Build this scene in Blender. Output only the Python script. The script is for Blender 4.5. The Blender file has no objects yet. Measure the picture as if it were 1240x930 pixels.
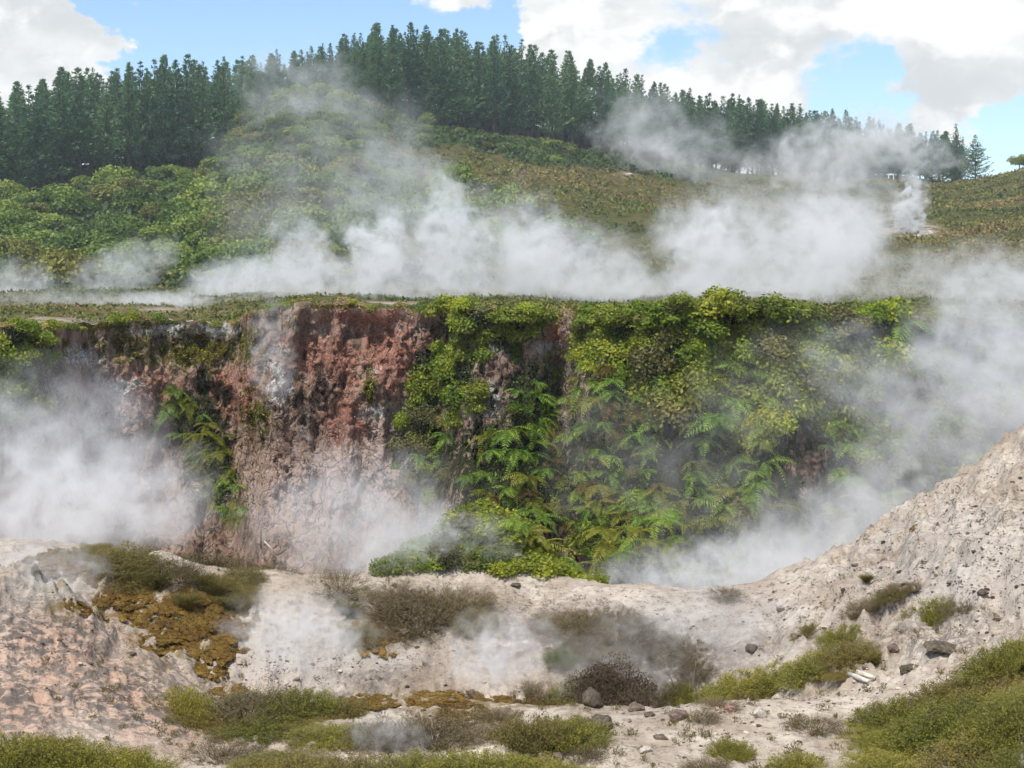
import bpy, math, random, mathutils
import numpy as np

# ------------------------------------------------------------------ camera, sky, sun, exposure
F, CX, HY, CZ = 1703.0, 620.0, 330.0, 6.0        # focal length in photo pixels, centre column, horizon row, eye height
SUN_EL, SUN_AZ = 61.0, -148.0                     # degrees; azimuth from straight ahead, minus = left
sc = bpy.context.scene
col = sc.collection
cam = bpy.data.cameras.new('camera'); cam_o = bpy.data.objects.new('camera', cam); col.objects.link(cam_o)
sc.camera = cam_o
cam.sensor_width = 36.0; cam.lens = 36.0 * F / 1240.0; cam.shift_y = -(465.0 - HY) / 1240.0
cam.clip_start = 0.1; cam.clip_end = 30000.0
cam_o.location = (0, 0, CZ); cam_o.rotation_euler = (math.pi / 2, 0, 0)
sc.render.engine = 'CYCLES'
cy = sc.cycles
cy.use_denoising = True; cy.max_bounces = 7; cy.diffuse_bounces = 2; cy.glossy_bounces = 2
cy.transmission_bounces = 3; cy.volume_bounces = 3; cy.transparent_max_bounces = 8
cy.caustics_reflective = False; cy.caustics_refractive = False
cy.use_adaptive_sampling = True; cy.adaptive_threshold = 0.05; cy.time_limit = 1000
vs = sc.view_settings
vs.view_transform = 'Standard'; vs.look = 'None'; vs.gamma = 1.0; vs.exposure = 0.5; vs.use_curve_mapping = False


class NT:
    """small helper to write node trees"""
    def __init__(s, tree): s.t = tree; s.n = tree.nodes; s.l = tree.links
    def node(s, kind, **kw):
        n = s.n.new(kind)
        for k, v in kw.items(): setattr(n, k, v)
        return n
    def put(s, sock, v):
        if isinstance(v, bpy.types.NodeSocket): s.l.new(v, sock)
        elif v is not None: sock.default_value = v
    def math(s, op, a, b=None, c=None, clamp=False):
        n = s.node('ShaderNodeMath', operation=op, use_clamp=clamp)
        for i, v in enumerate((a, b, c)): s.put(n.inputs[i], v)
        return n.outputs[0]
    def vmath(s, op, a, b=None, scale=None):
        n = s.node('ShaderNodeVectorMath', operation=op)
        s.put(n.inputs[0], a)
        if b is not None: s.put(n.inputs[1], b)
        if scale is not None: s.put(n.inputs['Scale'], scale)
        return n.outputs['Value'] if op in ('LENGTH', 'DOT_PRODUCT', 'DISTANCE') else n.outputs[0]
    def noise(s, vec, scale, detail=4.0, rough=0.55, dist=0.0, color=False):
        n = s.node('ShaderNodeTexNoise')
        s.put(n.inputs['Vector'], vec); s.put(n.inputs['Scale'], scale); s.put(n.inputs['Detail'], detail)
        s.put(n.inputs['Roughness'], rough); s.put(n.inputs['Distortion'], dist)
        return n.outputs['Color'] if color else n.outputs[0]
    def ramp(s, fac, stops, interp='LINEAR'):
        n = s.node('ShaderNodeValToRGB'); r = n.color_ramp; r.interpolation = interp
        while len(r.elements) < len(stops): r.elements.new(0.5)
        for e, (p, c) in zip(r.elements, stops):
            e.position = p; e.color = (c[0], c[1], c[2], 1) if not isinstance(c, (int, float)) else (c, c, c, 1)
        s.put(n.inputs[0], fac); return n.outputs[0]
    def mix(s, fac, a, b, blend='MIX'):
        n = s.node('ShaderNodeMix', data_type='RGBA', blend_type=blend, clamp_factor=True)
        s.put(n.inputs[0], fac); s.put(n.inputs[6], c4(a)); s.put(n.inputs[7], c4(b)); return n.outputs[2]
    def maprange(s, v, a, b, c=0.0, d=1.0, smooth=True):
        n = s.node('ShaderNodeMapRange', interpolation_type='SMOOTHSTEP' if smooth else 'LINEAR')
        s.put(n.inputs[0], v)
        for i, q in enumerate((a, b, c, d)): s.put(n.inputs[1 + i], q)
        return n.outputs[0]
    def attr(s, name):
        n = s.node('ShaderNodeAttribute', attribute_name=name); return n.outputs['Fac']


def c4(v):
    return (v[0], v[1], v[2], 1.0) if isinstance(v, (tuple, list)) else v


def pdir(px, py):
    v = np.array([(px - CX) / F, 1.0, (HY - py) / F]); return v / np.linalg.norm(v)


def build_world():
    w = bpy.data.worlds.new('World'); sc.world = w; w.use_nodes = True
    t = NT(w.node_tree); t.n.clear()
    out = t.node('ShaderNodeOutputWorld'); bg = t.node('ShaderNodeBackground'); bg.inputs[1].default_value = 0.15
    sky = t.node('ShaderNodeTexSky', sky_type='NISHITA', sun_disc=False)
    sky.sun_elevation = math.radians(SUN_EL); sky.sun_rotation = math.radians(SUN_AZ)
    sky.altitude = 0; sky.air_density = 1.0; sky.dust_density = 0.15; sky.ozone_density = 2.5
    tc = t.node('ShaderNodeTexCoord'); d = t.vmath('NORMALIZE', tc.outputs['Generated'])
    dv = t.vmath('MULTIPLY', d, (1.0, 1.0, 1.55))
    warp = t.vmath('SUBTRACT', t.noise(dv, 14.0, 3.0, 0.5, color=True), (0.5, 0.5, 0.5))
    dw = t.vmath('ADD', dv, t.vmath('SCALE', warp, scale=0.035))
    n1 = t.noise(dw, 9.0, 9.0, 0.57)
    # where this sky's cloud banks and clear gaps stand (direction, reach, weight)
    bias = None
    dbl = t.vmath('ADD', d, t.vmath('SCALE', t.vmath('SUBTRACT', t.noise(dv, 26.0, 6.0, .65, color=True), (.5, .5, .5)), scale=.075))
    for px, py, s, wgt in ((40, 20, .05, .3), (128, 52, .020, .3), (116, 10, .012, -.35), (146, 6, .010, .25), (95, 70, .025, .15), (10, 60, .05, .25), (250, 40, .075, -.42), (400, 30, .045, -.2), (560, 14, .035, -.1),
                           (330, 0, .07, -.3), (418, 38, .014, .42), (700, 10, .06, .26), (560, -10, .02, .3), (900, 95, .05, .24), (990, 10, .07, .2), (1025, 95, .04, -.24), (970, 62, .025, -.06), (760, 40, .05, .12), (880, 110, .04, .1),
                           (1170, 115, .045, .22), (1190, 20, .05, .18), (1225, 190, .03, -.2), (600, 30, .02, -.3), (805, 60, .035, -.24), (880, 50, .03, -.1), (1215, 165, .03, -.25), (1085, 60, .02, -.15)):
        dd = t.vmath('DISTANCE', dbl, tuple(pdir(px, py)))
        g = t.math('MULTIPLY', t.math('EXPONENT', t.math('MULTIPLY', t.math('POWER', t.math('DIVIDE', dd, s), 2.0), -1.0)), wgt)
        bias = g if bias is None else t.math('ADD', bias, g)
    dens = t.math('ADD', n1, bias)
    mask = t.maprange(dens, 0.47, 0.61)
    thick = t.maprange(t.math('ADD', t.noise(dw, 11.0, 5.0, .55), t.math('MULTIPLY', bias, .35)), 0.46, 0.72)
    # cumulus relief: brighter where the cloud thins upwards towards the sun
    up = t.vmath('ADD', dw, (-0.018, 0.0, 0.035))
    n2 = t.noise(up, 9.0, 6.0, 0.57)
    rel = t.maprange(t.math('SUBTRACT', n1, n2), -0.05, 0.07)
    body = t.mix(thick, (4.5, 4.6, 4.6), (3.55, 3.7, 3.76))
    cloud = t.mix(rel, body, (5.1, 5.1, 5.05))
    skyc = t.mix(1.0, sky.outputs[0], (.80, .84, .88), 'MULTIPLY')
    t.l.new(t.mix(mask, skyc, cloud), bg.inputs[0]); t.l.new(bg.outputs[0], out.inputs[0])


build_world()
sun = bpy.data.lights.new('sun', 'SUN'); sun.energy = 3.5; sun.angle = math.radians(0.6); sun.color = (1.0, 0.94, 0.84)
sun_o = bpy.data.objects.new('sun', sun); col.objects.link(sun_o)
sun_o.location = (0, 0, 60)
sun_o.rotation_euler = (math.radians(90 - SUN_EL), 0, math.radians(180 - SUN_AZ))

# ------------------------------------------------------------------ numbers, noise
RNG = np.random.default_rng(7)


def _h(ix, iy, iz):
    n = (ix * 374761393 + iy * 668265263 + iz * 1274126177) & 0xFFFFFFFF
    n = ((n ^ (n >> 13)) * 1274126177) & 0xFFFFFFFF
    n = n ^ (n >> 16)
    return (n & 0xFFFF) / 32767.5 - 1.0


def vnoise(x, y, z):
    x, y, z = np.broadcast_arrays(np.asarray(x, float), np.asarray(y, float), np.asarray(z, float))
    fx, fy, fz = np.floor(x), np.floor(y), np.floor(z)
    ix, iy, iz = fx.astype(np.int64), fy.astype(np.int64), fz.astype(np.int64)
    u, v, w = x - fx, y - fy, z - fz
    u, v, w = (q * q * q * (q * (q * 6 - 15) + 10) for q in (u, v, w))
    r = 0
    for a in (0, 1):
        for b in (0, 1):
            for c in (0, 1):
                r = r + _h(ix + a, iy + b, iz + c) * (u if a else 1 - u) * (v if b else 1 - v) * (w if c else 1 - w)
    return r


def fbm(x, y, z, octv=4, gain=0.5):
    r, a, f = 0, 1.0, 1.0
    for k in range(octv):
        r = r + a * vnoise(x * f + 17.3 * k, y * f - 9.1 * k, z * f + 4.7 * k); a *= gain; f *= 2.03
    return r


def ss(x, a, b):
    t = np.clip((x - a) / (b - a), 0, 1); return t * t * (3 - 2 * t)


def pl(pts):
    xs = np.array([p[0] for p in pts], float); ys = np.array([p[1] for p in pts], float)
    return lambda x: np.interp(x, xs, ys)


# ------------------------------------------------------------------ terrain functions (metres)
rim_z = pl([(-600, 1.2), (0, .9), (60, .8), (200, .62), (330, .26), (400, .1), (500, .02), (2000, 0)])
pit_d = pl([(-300, .3), (60, .8), (200, 1.1), (300, 1.5), (420, 1.6), (640, 1.9), (760, 2.0), (850, 1.5), (930, .6), (1010, 0)])
ridge_prof = pl([(-40, 4.4), (2, 4.2), (5, 2.6), (8, 1.3), (11, .45), (15, 0), (30, 0)])


def near_h(X, Y, detail=True):
    Yc_ = np.maximum(Y, 2.0)
    px = CX + X / Yc_ * F
    z = ridge_prof(Y)
    Yr = 26.6 + .25 * vnoise(X * .35, 3.1, 7.7)
    s = ss(Y, 19.7 + .25 * vnoise(X * .8, 1, 2), 21.4) * (1 - np.clip((Y - 22.0) / (Yr - 22.0), 0, 1))
    z = z - pit_d(px) * s
    z = z + rim_z(px) * ss(Y, 21.5, 26.5)
    d = np.clip(X - 4.75 - .3 * vnoise(X * .3, Y * .3, 5), 0, 11)
    z = z + (.36 * d + .062 * d * d) * ss(Y, 10, 17)
    dl = np.clip(-X - 4.1, 0, 9)
    g = np.interp(Y, [12, 15, 17, 18.5, 19.6, 20.1, 21, 22.5, 24.5], [.12, .2, .32, .64, .93, 1, .8, .35, 0])
    z = z + .73 * dl * g
    # behind the rim the ground drops into the crater
    back = np.clip(Y - (Yr + .55), 0, None)
    z = np.where(back > 0, np.maximum(z - .85 * back - .03 * back ** 2, -7.6 + .6 * vnoise(X * .12, Y * .12, 9)), z)
    z = z + 2.7 * np.exp(-((px - 590) / 95) ** 2 - ((Y - 29.2) / 1.4) ** 2) + 1.35 * np.exp(-((px - 728) / 52) ** 2 - ((Y - 20.95) / .65) ** 2) + .5 * np.exp(-((px - 490) / 50) ** 2 - ((Y - 28.2) / 1.0) ** 2)
    if detail:
        n = fbm(X * .9, Y * .9, 1.5, 3) * .065
        wall = np.clip(s * 1.2 + ss(d, .2, 2) + ss(dl, .2, 1.5) * g, 0, 1)
        rill = fbm(X * 2.6 + Y * .5, Y * 1.2 - X * .3, 8.0, 4, .55)
        n = n - np.abs(rill) * .13 * (.2 + wall)
        n = n - np.abs(fbm(X * 1.1 - Y * .25, Y * .5, 12.0, 3, .5)) * (.16 + .14 * ss(d, .4, 2)) * wall
        n = n + fbm(X * 7, Y * 7, 3.3, 4, .6) * .022 * (.55 + .9 * wall) - np.abs(fbm(X * 5.2 + Y * 1.5, Y * 3.0, 31.0, 3, .6)) * .05 * wall
        n = n + np.maximum(vnoise(X * 9, Y * 9, 20.) - .42, 0) * .05 * (.3 + wall)
        z = z + n * ss(Y, 4, 12)
    return z


cl_py = pl([(-900, 420), (-200, 408), (0, 402), (60, 397), (130, 388), (200, 390), (285, 383), (330, 369), (440, 371), (530, 375), (560, 375), (650, 378), (700, 384),
            (760, 381), (900, 374), (1000, 381), (1100, 385), (1240, 392), (2200, 400)])
cl_Y = pl([(-900, 44), (-60, 46), (0, 48), (50, 51), (110, 56), (200, 58.5), (280, 58), (330, 55.5), (420, 54.5), (520, 53.5), (570, 51), (640, 50.5), (675, 52.5), (720, 51),
           (800, 49.5), (900, 49), (970, 50.5), (1040, 51), (1110, 54), (1240, 56), (1500, 54), (2200, 50)])


def cl_z(px):
    return CZ + (HY - cl_py(px)) / F * cl_Y(px) + .30 * vnoise(px * .022, 1.2, 3.4) + .16 * vnoise(px * .07, 4.2, 3.4)


lean = pl([(-900, .3), (0, .3), (280, .22), (330, .2), (520, .22), (700, .3), (1000, .38), (2200, .4)])


def cliff_Y(px, z, detail=True):
    """depth of the cliff face at a height"""
    h = np.maximum(cl_z(px) - z, 0)
    Y = cl_Y(px) - lean(px) * h - .55 * np.maximum(h - 5.2, 0) - .25 * np.maximum(h - 8, 0)
    if detail:
        X = (px - CX) / F * 52
        k = ss(h, .0, 1.0)
        Y = Y + k * (.9 * fbm(X * .28, 4.4, z * .12, 3) + .75 * (np.abs(fbm(X * .75 + .3 * vnoise(z * .5, X * .3, 2), 1.1, z * .22, 3)) - .3) + .30 * (np.abs(fbm(X * 2.2, 2.2, z * 1.0, 5, .62)) - .25))
        Y = Y + k * (.35 * np.abs(fbm(X * 1.4, 6, z * .35, 3)) + .16 * np.abs(fbm(X * 5.5, 3, z * 3.2, 4, .6)) - .05)
        Y = Y + .12 * ss(h, .25, .7) * (1 - ss(h, 1.0, 2.2))
    return Y


far_Yb = pl([(-900, 190), (-250, 210), (0, 226), (100, 240), (170, 250), (260, 256), (310, 256), (400, 258), (430, 262), (520, 275), (600, 285), (680, 295), (740, 300),
             (850, 310), (900, 315), (1150, 320), (1200, 312), (1240, 305), (1400, 290), (2200, 250)])
far_pyb = pl([(-900, 290), (-250, 268), (0, 243), (100, 224), (170, 211), (240, 200), (280, 172), (315, 130), (350, 112), (400, 112), (430, 120), (520, 152), (600, 166),
              (680, 172), (740, 186), (850, 209), (900, 215), (1000, 218), (1150, 217), (1200, 211), (1240, 202), (1400, 170), (2200, 150)])
far_mid = pl([(-900, 330), (0, 326), (300, 318), (600, 322), (900, 312), (1240, 303), (2200, 300)])
far_back = pl([(-900, .03), (0, .12), (200, .15), (255, .12), (295, -.05), (330, -.10), (385, -.06), (415, .10), (450, .17), (560, .165), (700, .15), (820, .12), (900, .09), (1100, .075), (1160, .03), (1240, -.03), (2200, -.02)])


def far_h(px, Y, detail=True):
    z0 = cl_z(px); Y0 = cl_Y(px)
    z1 = 4.55 + .1 * ss(px, 250, 340)
    z2 = z1 + .25
    zm = CZ + (HY - far_mid(px)) / F * 160
    Yb = far_Yb(px); zb = CZ + (HY - far_pyb(px)) / F * Yb
    z = np.where(Y < 72, z0 + (z1 - z0) * np.clip((Y - Y0) / (72 - Y0), 0, 1),
        np.where(Y < 125, z1 + (z2 - z1) * (Y - 72) / 53,
        np.where(Y < 160, z2 + (zm - z2) * (Y - 125) / 35, zm + (zb - zm) * np.clip((Y - 160) / (Yb - 160), 0, 1))))
    bk = np.clip(Y - Yb, 0, 55)
    z = z + far_back(px) * bk - .06 * np.clip(Y - Yb - 55, 0, None)
    z = np.where(Y > 600, np.maximum(z, 0.0), z)
    if detail:
        X = (px - CX) / F * Y
        z = z + .22 * fbm(X * .25, Y * .25, 2.2, 3) * ss(Y, 56, 70) * (1 - ss(Y, 150, 400)) + 1.1 * fbm(X * .035, Y * .035, 6.6, 3) * ss(Y, 120, 180) * (1 - ss(Y, 500, 900) * .5)
    return z


def proj(X, Y, Z):
    return CX + X / Y * F, HY - (Z - CZ) / Y * F


# ------------------------------------------------------------------ mesh helpers
def make_mesh(name, V, faces_list, attrs=None, smooth=False, mats=(), mat_idx=None):
    """V (n,3); faces_list: list of int arrays (m,3) or (m,4)"""
    me = bpy.data.meshes.new(name)
    V = np.asarray(V, np.float32)
    me.vertices.add(len(V)); me.vertices.foreach_set('co', V.ravel())
    fl = [np.asarray(f, np.int32) for f in faces_list if len(f)]
    nl = sum(f.size for f in fl); npoly = sum(len(f) for f in fl)
    me.loops.add(nl); me.polygons.add(npoly)
    me.loops.foreach_set('vertex_index', np.concatenate([f.ravel() for f in fl]))
    tot = np.concatenate([np.full(len(f), f.shape[1], np.int32) for f in fl])
    start = np.zeros(npoly, np.int32); start[1:] = np.cumsum(tot)[:-1]
    me.polygons.foreach_set('loop_start', start)
    me.polygons.foreach_set('loop_total', tot)
    if smooth: me.polygons.foreach_set('use_smooth', np.ones(npoly, bool))
    for m in mats: me.materials.append(m)
    if mat_idx is not None: me.polygons.foreach_set('material_index', np.asarray(mat_idx, np.int32))
    for k, a in (attrs or {}).items():
        at_ = me.attributes.new(k, 'FLOAT', 'POINT'); at_.data.foreach_set('value', np.asarray(a, np.float32))
    me.update(calc_edges=True); me.validate()
    return me


def grid_faces(nr, nc):
    i = np.arange(nr - 1)[:, None] * nc + np.arange(nc - 1)[None, :]
    i = i.ravel()
    return np.stack([i, i + 1, i + nc + 1, i + nc], 1)


def tag(o, label=None, cat=None, group=None, kind=None):
    if label: o['label'] = label
    if cat: o['category'] = cat
    if group: o['group'] = group
    if kind: o['kind'] = kind
    return o


def link(name, data, parent=None, loc=None, rot=None, scale=None, mat=None):
    o = bpy.data.objects.new(name, data); col.objects.link(o)
    if parent is not None: o.parent = parent
    if loc is not None: o.location = loc
    if rot is not None: o.rotation_euler = rot
    if scale is not None: o.scale = (scale,) * 3 if isinstance(scale, (int, float)) else scale
    if mat is not None and data is not None:
        o.material_slots[0].link = 'OBJECT'; o.material_slots[0].material = mat
    return o


def unit(v):
    return v / np.maximum(np.linalg.norm(v, axis=-1, keepdims=True), 1e-9)


def rv(rng, n):
    return unit(rng.normal(size=(n, 3)))


class Leaves:
    """collects leaf-shaped quads and twig ribbons with a tone per leaf"""
    def __init__(s): s.V = []; s.Q = []; s.T = []; s.n = 0
    def add(s, C, D, L, W, rng, tone=None, bend=0.0, N=None):
        n = len(C); D = unit(D)
        S = unit(np.cross(D, rv(rng, n) if N is None else N))
        L = np.broadcast_to(L, (n,))[:, None]; W = np.broadcast_to(W, (n,))[:, None]
        up = np.array([0, 0, -1.0]) * bend
        v = np.stack([C, C + D * L * .45 + S * W * .5, C + D * L + up * L, C + D * L * .45 - S * W * .5], 1)
        s.V.append(v.reshape(-1, 3)); s.Q.append(np.arange(4 * n).reshape(n, 4) + s.n); s.n += 4 * n
        t = rng.random(n) if tone is None else np.broadcast_to(tone, (n,))
        s.T.append(np.repeat(t, 4))
    def ribbons(s, A, B, wa, wb, rng, tone=0.5):
        n = len(A); S = unit(np.cross(B - A, rv(rng, n)))
        wa = np.broadcast_to(wa, (n,))[:, None]; wb = np.broadcast_to(wb, (n,))[:, None]
        for S_ in (S, unit(np.cross(B - A, S))):
            v = np.stack([A - S_ * wa, A + S_ * wa, B + S_ * wb, B - S_ * wb], 1)
            s.V.append(v.reshape(-1, 3)); s.Q.append(np.arange(4 * n).reshape(n, 4) + s.n); s.n += 4 * n
            s.T.append(np.full(4 * n, tone))
    def mesh(s, name, mat):
        return make_mesh(name, np.concatenate(s.V), [np.concatenate(s.Q)], {'tone': np.concatenate(s.T)}, mats=(mat,))


def tube(path, radii, sides=6):
    path = np.asarray(path, float); n = len(path)
    V = []
    for k in range(n):
        d = unit(path[min(k + 1, n - 1)] - path[max(k - 1, 0)])
        a = unit(np.cross(d, [0.3, 0.9, 0.31])); b = np.cross(d, a)
        th = np.arange(sides) * 2 * math.pi / sides
        V.append(path[k] + radii[k] * (np.cos(th)[:, None] * a + np.sin(th)[:, None] * b))
    V = np.concatenate(V)
    Fq = [[k * sides + j, k * sides + (j + 1) % sides, (k + 1) * sides + (j + 1) % sides, (k + 1) * sides + j] for k in range(n - 1) for j in range(sides)]
    V = np.concatenate([V, path[:1], path[-1:]])
    Ft = [[(j + 1) % sides, j, n * sides] for j in range(sides)] + [[(n - 1) * sides + j, (n - 1) * sides + (j + 1) % sides, n * sides + 1] for j in range(sides)]
    return V, np.array(Fq), np.array(Ft)


def icosphere(sub):
    p = (1 + 5 ** .5) / 2
    v = [(-1, p, 0), (1, p, 0), (-1, -p, 0), (1, -p, 0), (0, -1, p), (0, 1, p), (0, -1, -p), (0, 1, -p), (p, 0, -1), (p, 0, 1), (-p, 0, -1), (-p, 0, 1)]
    f = [(0, 11, 5), (0, 5, 1), (0, 1, 7), (0, 7, 10), (0, 10, 11), (1, 5, 9), (5, 11, 4), (11, 10, 2), (10, 7, 6), (7, 1, 8), (3, 9, 4), (3, 4, 2), (3, 2, 6), (3, 6, 8), (3, 8, 9),
         (4, 9, 5), (2, 4, 11), (6, 2, 10), (8, 6, 7), (9, 8, 1)]
    v = [np.array(q) / np.linalg.norm(q) for q in v]
    for _ in range(sub):
        mid = {}; nf = []
        def m(a, b):
            k = (min(a, b), max(a, b))
            if k not in mid:
                q = v[a] + v[b]; v.append(q / np.linalg.norm(q)); mid[k] = len(v) - 1
            return mid[k]
        for a, b, c in f:
            x, y, z = m(a, b), m(b, c), m(c, a); nf += [(a, x, z), (b, y, x), (c, z, y), (x, y, z)]
        f = nf
    return np.array(v), np.array(f)


ICO = {k: icosphere(k) for k in (1, 2, 3, 4)}


# ------------------------------------------------------------------ materials
def new_mat(name):
    m = bpy.data.materials.new(name); m.use_nodes = True
    t = NT(m.node_tree); t.n.clear()
    out = t.node('ShaderNodeOutputMaterial')
    return m, t, out


def principled(t, out, colr, rough=0.8, normal=None, spec=0.3):
    p = t.node('ShaderNodeBsdfPrincipled')
    t.put(p.inputs['Base Color'], c4(colr)); t.put(p.inputs['Roughness'], rough)
    p.inputs['Specular IOR Level'].default_value = spec
    if normal is not None: t.l.new(normal, p.inputs['Normal'])
    t.l.new(p.outputs[0], out.inputs['Surface']); return p


def bump(t, h, strength, dist):
    b = t.node('ShaderNodeBump'); b.inputs['Strength'].default_value = strength; b.inputs['Distance'].default_value = dist
    t.l.new(h, b.inputs['Height']); return b.outputs[0]


def leaf_mat(name, dark, mid, light, transl=0.25, vary=0.35, rough=0.55):
    m, t, out = new_mat(name)
    oi = t.node('ShaderNodeObjectInfo')
    geo = t.node('ShaderNodeNewGeometry')
    patch = t.noise(geo.outputs['Position'], 0.6, 2.0)
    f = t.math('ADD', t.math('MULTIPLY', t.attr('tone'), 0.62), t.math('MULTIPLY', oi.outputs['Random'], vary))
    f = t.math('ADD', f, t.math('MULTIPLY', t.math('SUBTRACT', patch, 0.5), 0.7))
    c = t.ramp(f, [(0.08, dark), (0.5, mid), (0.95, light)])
    p = t.node('ShaderNodeBsdfPrincipled'); t.l.new(c, p.inputs['Base Color']); p.inputs['Roughness'].default_value = rough
    p.inputs['Specular IOR Level'].default_value = 0.25
    tr = t.node('ShaderNodeBsdfTranslucent'); t.l.new(t.mix(1.0, c, (1.1, 1.25, 0.6), 'MULTIPLY'), tr.inputs[0])
    mx = t.node('ShaderNodeMixShader'); mx.inputs[0].default_value = transl
    t.l.new(p.outputs[0], mx.inputs[1]); t.l.new(tr.outputs[0], mx.inputs[2]); t.l.new(mx.outputs[0], out.inputs['Surface'])
    return m


def plain_mat(name, a, b, scale=8.0, rough=0.85, bumpd=0.0, coord='Object'):
    m, t, out = new_mat(name)
    tc = t.node('ShaderNodeTexCoord')
    n = t.noise(tc.outputs[coord], scale, 5.0, 0.6)
    c = t.mix(t.maprange(n, .3, .7), a, b)
    principled(t, out, c, rough, bump(t, n, 0.6, bumpd) if bumpd else None)
    return m


M = {}
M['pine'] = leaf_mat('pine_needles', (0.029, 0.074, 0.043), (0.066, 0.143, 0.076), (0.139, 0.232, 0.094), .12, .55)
M['bush'] = leaf_mat('bush_leaves', (0.045, 0.085, 0.021), (0.125, 0.197, 0.038), (0.289, 0.333, 0.069), .25, .6)
M['under'] = leaf_mat('undergrowth_leaves_shaded', (.020, .040, .012), (.060, .095, .028), (.120, .160, .050), .2, .3)  # leaf colour darkened so the gaps between hillside bushes look shaded
M['bush_olive'] = leaf_mat('bush_leaves_olive', (0.073, 0.081, 0.024), (0.178, 0.186, 0.046), (0.311, 0.286, 0.078), .22, .4)
M['heath'] = leaf_mat('heath_leaves', (0.151, 0.135, 0.057), (0.391, 0.304, 0.114), (0.686, 0.446, 0.182), .15, .3)
M['cl_yellow'] = leaf_mat('shrub_yellow_green', (0.062, 0.088, 0.015), (0.218, 0.255, 0.026), (0.500, 0.458, 0.046), .28, .3)
M['cl_green'] = leaf_mat('shrub_green', (0.059, 0.103, 0.011), (0.188, 0.259, 0.024), (0.504, 0.480, 0.046), .28, .35)
M['cl_olive'] = leaf_mat('shrub_olive_brown', (0.061, 0.061, 0.024), (0.161, 0.153, 0.045), (0.302, 0.252, 0.070), .22, .35)
M['fern'] = leaf_mat('fern_green', (0.062, 0.131, 0.020), (0.185, 0.309, 0.040), (0.463, 0.498, 0.083), .32, .3)
M['fern_y'] = leaf_mat('fern_yellow', (0.076, 0.101, 0.012), (0.216, 0.228, 0.028), (0.380, 0.329, 0.044), .32, .3)
M['fern_b'] = leaf_mat('fern_brown', (0.070, 0.044, 0.014), (0.150, 0.100, 0.029), (0.230, 0.188, 0.048), .3, .3)
M['kanuka'] = leaf_mat('kanuka_green', (0.085, 0.087, 0.019), (0.238, 0.227, 0.032), (0.477, 0.380, 0.062), .25, .3)
M['kanuka_o'] = leaf_mat('kanuka_olive', (0.086, 0.074, 0.023), (0.215, 0.174, 0.044), (0.376, 0.286, 0.075), .2, .3)
M['kanuka_b'] = leaf_mat('kanuka_brown', (0.088, 0.064, 0.033), (0.201, 0.151, 0.072), (0.348, 0.276, 0.128), .15, .3)
M['kanuka_v'] = leaf_mat('kanuka_bright', (0.060, 0.076, 0.012), (0.159, 0.172, 0.025), (0.305, 0.263, 0.044), .28, .3)
M['grass'] = leaf_mat('tussock_blades', (0.075, 0.075, 0.022), (0.188, 0.161, 0.048), (0.338, 0.265, 0.102), .28, .3)
M['dead'] = leaf_mat('dead_twigs', (0.066, 0.055, 0.039), (0.145, 0.124, 0.086), (0.251, 0.218, 0.151), .05, .2, .8)
M['mossleaf'] = leaf_mat('moss_tufts', (.085, .045, .010), (.165, .098, .020), (.260, .165, .038), .1, .35, .9)
M['bark'] = plain_mat('pine_bark', (.045, .036, .030), (.11, .09, .075), 6.0, .9)
M['paleboard'] = plain_mat('bleached_wood', (.42, .38, .32), (.66, .62, .54), 9.0, .8, .01)
M['greywood'] = plain_mat('grey_wood', (.10, .085, .07), (.2, .17, .14), 14.0, .9, .01)
M['white'] = plain_mat('white_paint', (.74, .74, .73), (.8, .8, .79), 6.0, .5)


def heath_mat():
    m, t, out = new_mat('heath_mixed')
    geo = t.node('ShaderNodeNewGeometry'); P = t.vmath('MULTIPLY', geo.outputs['Position'], (.5, 1.0, 1.6))
    a = t.noise(P, .055, 5.0, .62); b = t.noise(P, .35, 4.0, .6)
    f = t.math('ADD', t.math('MULTIPLY', t.math('SUBTRACT', a, .5), 2.6), t.math('ADD', t.math('MULTIPLY', t.math('SUBTRACT', b, .5), 1.2), .5))
    c = t.ramp(f, [(.1, (.085, .120, .034)), (.42, (.160, .180, .050)), (.66, (.225, .200, .066)), (.95, (.265, .190, .088))])
    c = t.mix(t.attr('tone'), t.mix(1.0, c, (.55, .55, .55), 'MULTIPLY'), t.mix(1.0, c, (1.35, 1.35, 1.3), 'MULTIPLY'))
    principled(t, out, c, .8, None, .1)
    return m


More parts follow.
